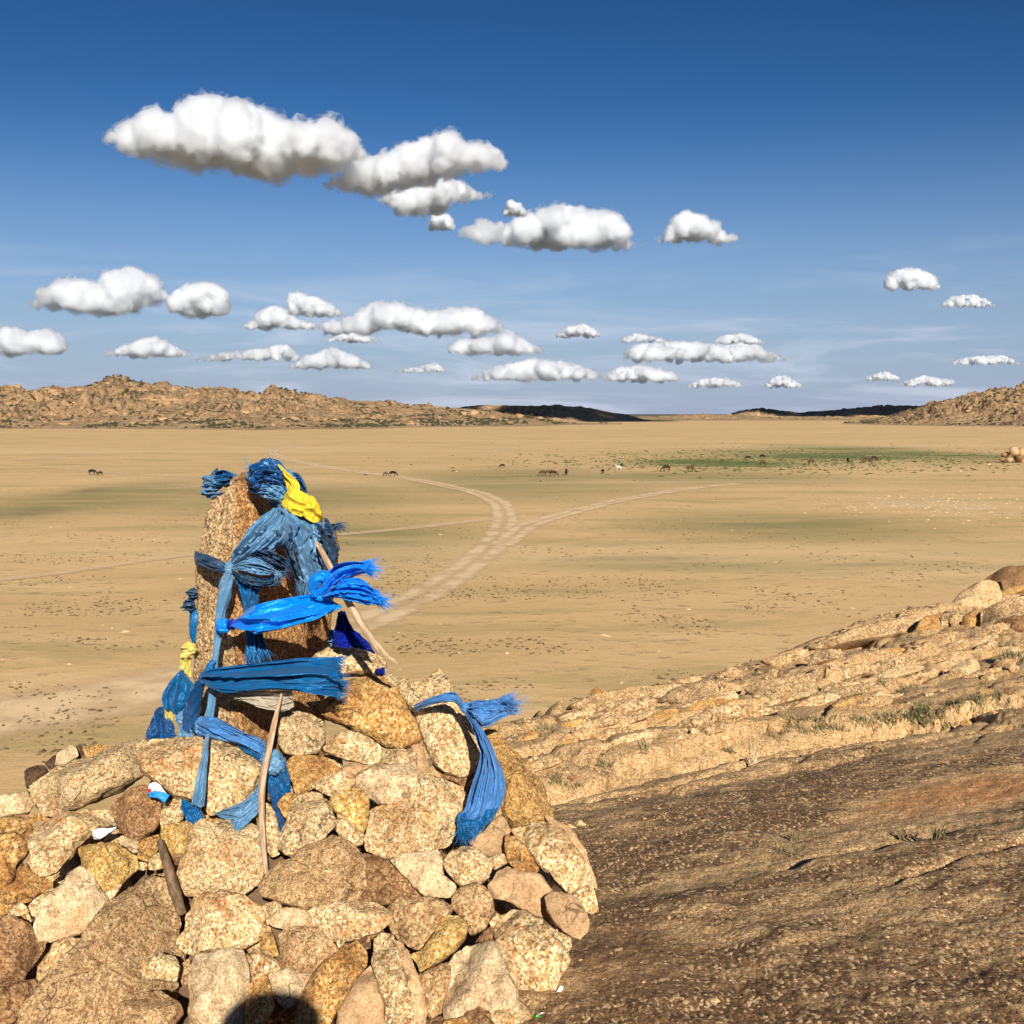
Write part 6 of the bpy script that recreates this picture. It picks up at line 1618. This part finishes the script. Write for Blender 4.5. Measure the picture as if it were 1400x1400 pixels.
animal('cg', 'brown', 742, 650.5, PI, 'brown camel grazing at the end of the close row of camels', herd, 0.95)
animal('cg', 'brown', 749, 650.5, PI, 'brown camel grazing inside the close row of camels', herd, 0.95)
animal('cg', 'dark', 756, 651.0, 0.1, 'dark brown camel grazing inside the close row of camels', herd, 1.0)
animal('cs', 'tan', 761, 648.5, 0.2, 'sandy camel holding its head up over the close row', herd, 1.05)
animal('cg', 'dark', 774, 649.5, 1.4, 'dark camel seen end on just past the close row', herd, 1.05)
animal('hg', 'black', 824, 647.5, 1.2, 'small black horse seen end on between the camel groups', herd, 1.1)
animal('hg', 'tan', 834, 641.0, 0.3, 'pale foal in front of the white flanked horse', herd, 0.7)
animal('hs', 'white', 846, 643.5, PI - 0.3, 'white horse standing broadside in the meadow', herd, 1.15)
animal('hs', 'dark', 849, 641.8, 1.2, 'dark horse standing behind the white horse', herd, 1.25)
animal('cg', 'dark', 911, 645.0, PI, 'large dark camel grazing in the open meadow', herd, 1.2)
animal('cg', 'brown', 944, 645.0, 0.15, 'long necked brown camel grazing right of the large dark camel', herd, 1.05)
animal('hg', 'black', 1023, 628.5, PI, 'black horse grazing in the greenest strip of meadow', herd, 1.2)
animal('hg', 'black', 1042, 626.8, 0.3, 'second black horse in the greenest strip, facing away from the first', herd, 1.3)
animal('cg', 'brown', 1043, 637.5, PI, 'brown camel grazing below the two black horses', herd, 1.15)
animal('cg', 'brown', 1109, 635.0, 0.2, 'brown camel grazing alone near the green strip', herd, 1.15)
animal('hg', 'black', 1159, 632.5, 1.5, 'black horse seen from behind near the far pair of camels', herd, 1.35)
animal('cg', 'brown', 1186, 632.0, PI, 'brown camel of the far pair, head down', herd, 1.15)
animal('cg', 'dark', 1195, 631.0, 0.1, 'darker camel of the far pair', herd, 1.15)

# ------------------------------------------------------------------ the photographer, whose shadow falls on the cairn
def photographer():
    v = [(0, -0.42, -0.62), (0, -0.41, -0.40), (0, -0.40, -0.22), (0, -0.38, -0.10), (0, -0.36, -0.01), (0, -0.36, 0.10)]
    r = [(0.17, 0.14), (0.19, 0.13), (0.17, 0.11), 0.075, (0.17, 0.135), (0.125, 0.12)]
    e = [(0, 1), (1, 2), (2, 3), (3, 4), (4, 5)]
    def add(p, rad, par):
        v.append(p); r.append(rad); e.append((par, len(v) - 1)); return len(v) - 1
    gz = float(hill_height(np.array([0.0]), np.array([-0.42]), False)[0])
    for s in (-1, 1):
        k = add((0.23 * s, -0.39, -0.10), 0.09, 2); k = add((0.27 * s, -0.32, -0.40), 0.06, k); k = add((0.13 * s, -0.14, -0.28), 0.045, k); add((0.07 * s, -0.07, -0.14), 0.04, k)
        k = add((0.10 * s, -0.43, -0.78), 0.11, 0); k = add((0.11 * s, -0.40, -1.10), 0.07, k); k = add((0.12 * s, -0.44, gz + 0.10), 0.05, k); add((0.13 * s, -0.30, gz + 0.045), 0.05, k)
    me = skin_mesh(v, e, r, 'person', 2)
    m, t, b, out = new_mat('dark_clothes')
    b.inputs['Base Color'].default_value = (0.03, 0.035, 0.05, 1)
    me.materials.append(m)
    o = bpy.data.objects.new('person', me); COL.objects.link(o)
    tag(o, 'person in dark clothes holding up a phone, casting the shadow on the lowest stones', 'person')
photographer()
# ------------------------------------------------------------------ clouds
CLOUD_ALT = 1150.0
def cloud_material(mfp, lo, hi, gain):
    m = bpy.data.materials.new('cloud_vapour')
    m.use_nodes = True
    t = m.node_tree
    t.nodes.clear()
    out = N(t, 'ShaderNodeOutputMaterial')
    v = N(t, 'ShaderNodeVolumePrincipled')
    v.inputs['Color'].default_value = (0.972, 0.978, 0.988, 1)
    tc_ = N(t, 'ShaderNodeTexCoord')
    a = noise(t, tc_.outputs['Object'], 1.0 / (mfp * 2.6), 8, 0.64, 0.4)
    d = smooth(t, a, lo, hi, 0.0, 1.35 * gain / mfp)
    t.links.new(d, v.inputs['Density'])
    v.inputs['Anisotropy'].default_value = 0.45
    t.links.new(v.outputs[0], out.inputs['Volume'])
    return m
_ico = None
def ico_template():
    bm = bmesh.new()
    bmesh.ops.create_icosphere(bm, subdivisions=2, radius=1.0)
    v = np.array([x.co[:] for x in bm.verts]); f = np.array([[q.index for q in p.verts] for p in bm.faces])
    bm.free()
    return v, f
ICO_V, ICO_F = ico_template()
def puff_cloud(center, k, puffs, label, seed, voxel, mfp_px=4.5):
    """puffs: (x, y, z, r) in units of k metres around center"""
    sz = max(p[3] for p in puffs)
    o = None
    # torn thin rim, body, dense heart
    for nm, off, lo, hi, gain in (('cloud', -0.05, 0.50, 0.66, 0.8), ('body', 0.10, 0.42, 0.62, 1.1), ('heart', 0.24, 0.30, 0.55, 1.6)):
        V, Fc = [], []
        for (x, y, z, r) in puffs:
            r2 = r - off * (0.6 * r + 0.4 * sz)
            if r2 < voxel * 0.8:
                continue
            Fc.append(ICO_F + len(V) * len(ICO_V))
            V.append(ICO_V * r2 + np.array([x, y, z]))
        if not V:
            continue
        me = bpy.data.meshes.new('cloud_puffs')
        me.from_pydata(np.concatenate(V).tolist(), [], np.concatenate(Fc).tolist())
        tmp = bpy.data.objects.new('cloud_tmp', me)
        COL.objects.link(tmp)
        md = tmp.modifiers.new('r', 'REMESH'); md.mode = 'VOXEL'; md.voxel_size = voxel
        dg = bpy.context.evaluated_depsgraph_get()
        res = bpy.data.meshes.new_from_object(tmp.evaluated_get(dg))
        bpy.data.objects.remove(tmp); bpy.data.meshes.remove(me)
        n = len(res.vertices)
        if n == 0:
            bpy.data.meshes.remove(res); continue
        co = np.empty(n * 3); res.vertices.foreach_get('co', co); co = co.reshape(-1, 3)
        no = np.empty(n * 3); res.vertices.foreach_get('normal', no); no = no.reshape(-1, 3)
        up = np.clip(0.5 + 0.8 * no[:, 2], 0.15, 1.0)
        disp = fbm(co / (sz * 0.5) + 3, 3, seed) * sz * 0.10 + fbm(co / (sz * 0.13) + 3, 2, seed + 5) * sz * 0.05
        if off < 0.05:
            f1, f2, cid = worley(co / (sz * 0.55) + seed * 7.7, seed)
            disp = disp + sz * 0.24 * (0.45 - f1) * up
        co = (co + no * (disp * (1 - 1.5 * max(off, 0)))[:, None]) * k
        res.vertices.foreach_set('co', co.ravel())
        res.update()
        res.name = nm
        res.materials.clear()
        res.materials.append(cloud_material(mfp_px * k, lo, hi, gain))
        q = bpy.data.objects.new(nm, res)
        COL.objects.link(q)
        if o is None:
            o = q
            o.location = center
            tag(o, label, 'cloud', 'fair weather clouds')
        else:
            q.parent = o
    return o
def cloud(top, base, label, seed, n=None, alt=CLOUD_ALT, squash=0.9, mfp=4.5):
    """top: skyline of the cloud (px), base: row of its flat bottom"""
    rnd = random.Random(seed)
    bot = base if isinstance(base, list) else [(top[0][0], base), (top[-1][0], base)]
    bx = [p[0] for p in bot]; by = [p[1] for p in bot]
    base = max(by)
    dist = alt / ((HORIZON - base) / F)
    if base - min(p[1] for p in top) < 40:      # small clouds: allow for their thin rim
        mx = (top[0][0] + top[-1][0]) / 2
        top = [(mx + (x - mx) * 1.10, base - (base - y) * 1.14) for x, y in top]
        bx = [mx + (x - mx) * 1.10 for x in bx]
    x0, x1 = top[0][0], top[-1][0]
    xs = [p[0] for p in top]; ys = [p[1] for p in top]
    cx = (x0 + x1) / 2
    k = dist / F
    W = x1 - x0
    H = base - min(ys)
    n = n or int(14 + W / 4)
    puffs = []
    for i in range(n):
        x = x0 + W * (i + rnd.random()) / n
        lift = base - float(np.interp(x, bx, by))
        h = base - lift - float(np.interp(x, xs, ys))
        if h < 1.5:
            continue
        r = min(h * 0.5, H * 0.42) * rnd.uniform(0.55, 1.0)
        r = max(r, 1.2)
        z = lift + r * 0.8 + rnd.random() * max(h - 1.75 * r, 0)
        e = 1 - abs(2 * (x - cx) / W) ** 2
        y = rnd.uniform(-1, 1) * (0.25 * H + 0.10 * W * e)
        puffs.append((min(max(x, x0 + r * .8), x1 - r * .8) - cx, y, z, r))
        # crown puff that makes the skyline
        r2 = max(1.0, min(h * 0.36, H * 0.3) * rnd.uniform(0.6, 1.0))
        puffs.append((min(max(x, x0 + r2), x1 - r2) - cx, rnd.uniform(-1, 1) * 0.2 * H, lift + max(h - r2 * 1.0, r2 * 0.6), r2))
    c = P(cx, base, dist)
    mfp = min(max(0.12 * H, 1.9), 9.5) * (1.0 if base < 470 else 1.5)
    return puff_cloud(c, k, puffs, label, seed, max(0.6, H / 46.0), mfp)
CLOUDS = [
 ([(158,206),(168,178),(190,166),(222,150),(240,158),(262,152),(290,134),(318,139),(345,143),(372,156),(390,166),(405,176),(440,162),(462,172),(480,186),(500,216)], [(158,208),(190,216),(240,224),(300,230),(345,246),(380,240),(430,242),(460,234),(500,220)], 'largest and highest white cumulus cloud with a long grey belly'),
 ([(440,262),(470,238),(500,212),(530,214),(545,200),(562,196),(580,192),(602,183),(622,190),(640,200),(660,196),(680,206),(690,230)], [(440,264),(480,264),(540,262),(600,246),(650,242),(690,234)], 'broken white cloud joined to the right tip of the largest cloud'),
 ([(510,270),(540,258),(575,254),(610,242),(635,250),(650,262),(680,266)], [(510,272),(545,292),(580,298),(620,280),(660,276),(680,268)], 'low ragged shelf of cloud hanging beneath the broken white cloud'),
 ([(588,308),(598,292),(612,296),(620,312)], 316, 'tiny cloud scrap between two larger white clouds'),
 ([(690,292),(700,276),(712,282),(720,294)], 296, 'small wisp of cloud above the flat based oblong cloud'),
 ([(618,322),(640,310),(665,302),(690,304),(718,298),(740,284),(770,279),(800,284),(830,288),(846,306),(856,326),(885,332)], [(618,324),(660,336),(730,340),(800,342),(840,346),(870,342),(885,334)], 'flat based oblong white cloud in mid sky beside a small round one'),
 ([(892,326),(914,320),(918,300),(938,288),(958,292),(972,306),(990,314),(1016,328)], [(892,330),(930,332),(980,335),(1016,331)], 'small domed white cloud alone right of the oblong cloud'),
 ([(30,420),(58,404),(80,386),(100,377),(122,384),(146,386),(160,368),(182,363),(206,376),(216,392),(236,406)], [(30,424),(70,424),(110,430),(150,434),(200,420),(236,410)], 'tall heaped white cloud low above the rocky ridge with its peak'),
 ([(230,426),(240,402),(256,390),(274,383),(296,387),(312,398),(316,416)], [(230,428),(270,436),(300,432),(316,418)], 'compact round cloud next to the tall heaped cloud'),
 ([(340,446),(362,428),(382,420),(404,436),(440,446)], 452, 'small low cloud at the end of the long cloud bank'),
 ([(398,426),(404,402),(432,408),(452,416),(470,432)], 434, 'small puff perched above the long low cloud bank'),
 ([(440,440),(490,430),(512,412),(550,414),(582,424),(610,420),(650,418),(676,436),(690,452)], 460, 'long low cloud bank with bright bumpy crown'),
 ([(612,470),(630,462),(670,460),(694,446),(716,462),(744,478)], 486, 'flat white cloud tucked under the end of the long cloud bank'),
 ([(762,458),(776,448),(798,444),(818,456)], 462, 'small lone cloud level with the long cloud bank'),
 ([(452,464),(474,454),(500,458),(518,466)], 469, 'thin sliver of cloud under the long cloud bank'),
 ([(0,466),(14,448),(40,456),(66,450),(84,468)], 486, 'grey bottomed cloud just above the end of the rocky ridge'),
 ([(150,484),(182,470),(212,462),(236,474),(262,486)], 490, 'pale flat cloud directly over the peak of the rocky ridge'),
 ([(268,490),(310,482),(352,478),(384,472),(404,486)], 494, 'long thin cloud strip over the middle of the rocky ridge'),
 ([(402,498),(424,488),(456,477),(482,486),(505,500)], 506, 'faint grey cloud heap over the far end of the rocky ridge'),
 ([(542,506),(570,502),(592,496),(608,506)], 510, 'faint small cloud in the haze over the ridge end'),
 ([(652,514),(690,500),(730,492),(772,496),(800,506),(824,516)], 522, 'long bright cloud low over the dark shaded hill'),
 ([(830,516),(846,504),(880,501),(912,508),(924,516)], 524, 'rounded low cloud between the long bright cloud and the flat stack'),
 ([(862,492),(872,474),(920,468),(980,472),(1020,470),(1062,490)], 497, 'broad flat topped cloud over the gap between the hills'),
 ([(978,468),(990,459),(1020,457),(1044,468)], 472, 'small flat cloud lying on the broad flat topped cloud'),
 ([(852,464),(870,456),(900,462),(926,470)], 470, 'thin cloud at the edge of the broad flat topped cloud'),
 ([(944,526),(962,518),(990,517),(1014,526)], 531, 'small thin cloud under the broad flat topped cloud'),
 ([(1048,526),(1060,516),(1074,514),(1092,526)], 531, 'tiny round cloud right above the far hills'),
 ([(1212,390),(1220,374),(1244,369),(1270,376),(1280,390)], 397, 'small oval cloud high over the right hand hill'),
 ([(1292,414),(1306,406),(1330,404),(1356,416)], 421, 'small flat cloud beside the oval cloud'),
 ([(1306,494),(1330,488),(1366,486),(1392,496)], 500, 'faint thin cloud strip low over the right hand hill'),
 ([(1186,516),(1210,508),(1228,516)], 521, 'faint cloud scrap left of the right hand hill'),
 ([(1232,524),(1262,514),(1300,520)], 529, 'pale cloud patch just clear of the right hand hill'),
]
for i, (top, base, lab) in enumerate(CLOUDS):
    cloud(top, base, lab, 11 + i)
# clouds overhead, out of the picture, whose shadows lie on the far hills
def overhead_cloud(target, half_w, half_d, label, seed, alt=1150.0):
    L = -TO_SUN
    k = (alt - target.z) / L.z
    c = target + L * k
    rnd = random.Random(seed)
    puffs = []
    for i in range(70):
        a, q = rnd.uniform(0, 6.28), math.sqrt(rnd.random())
        r = rnd.uniform(0.10, 0.2) * half_w * (1.2 - 0.5 * q)
        puffs.append((q * math.cos(a) * half_w * 0.85, q * math.sin(a) * half_d * 0.85, rnd.uniform(0, 0.15) * half_w, min(r, half_d * 0.5)))
    puff_cloud(c, 1.0, puffs, label, seed, half_w / 30.0, half_w * 0.07)
overhead_cloud(Vector((150, 2930, 0)), 400, 330, 'high cumulus cloud overhead shading the left far hill', 801)
overhead_cloud(Vector((1230, 4220, 0)), 640, 340, 'broad cumulus cloud overhead shading the right far hills', 802)
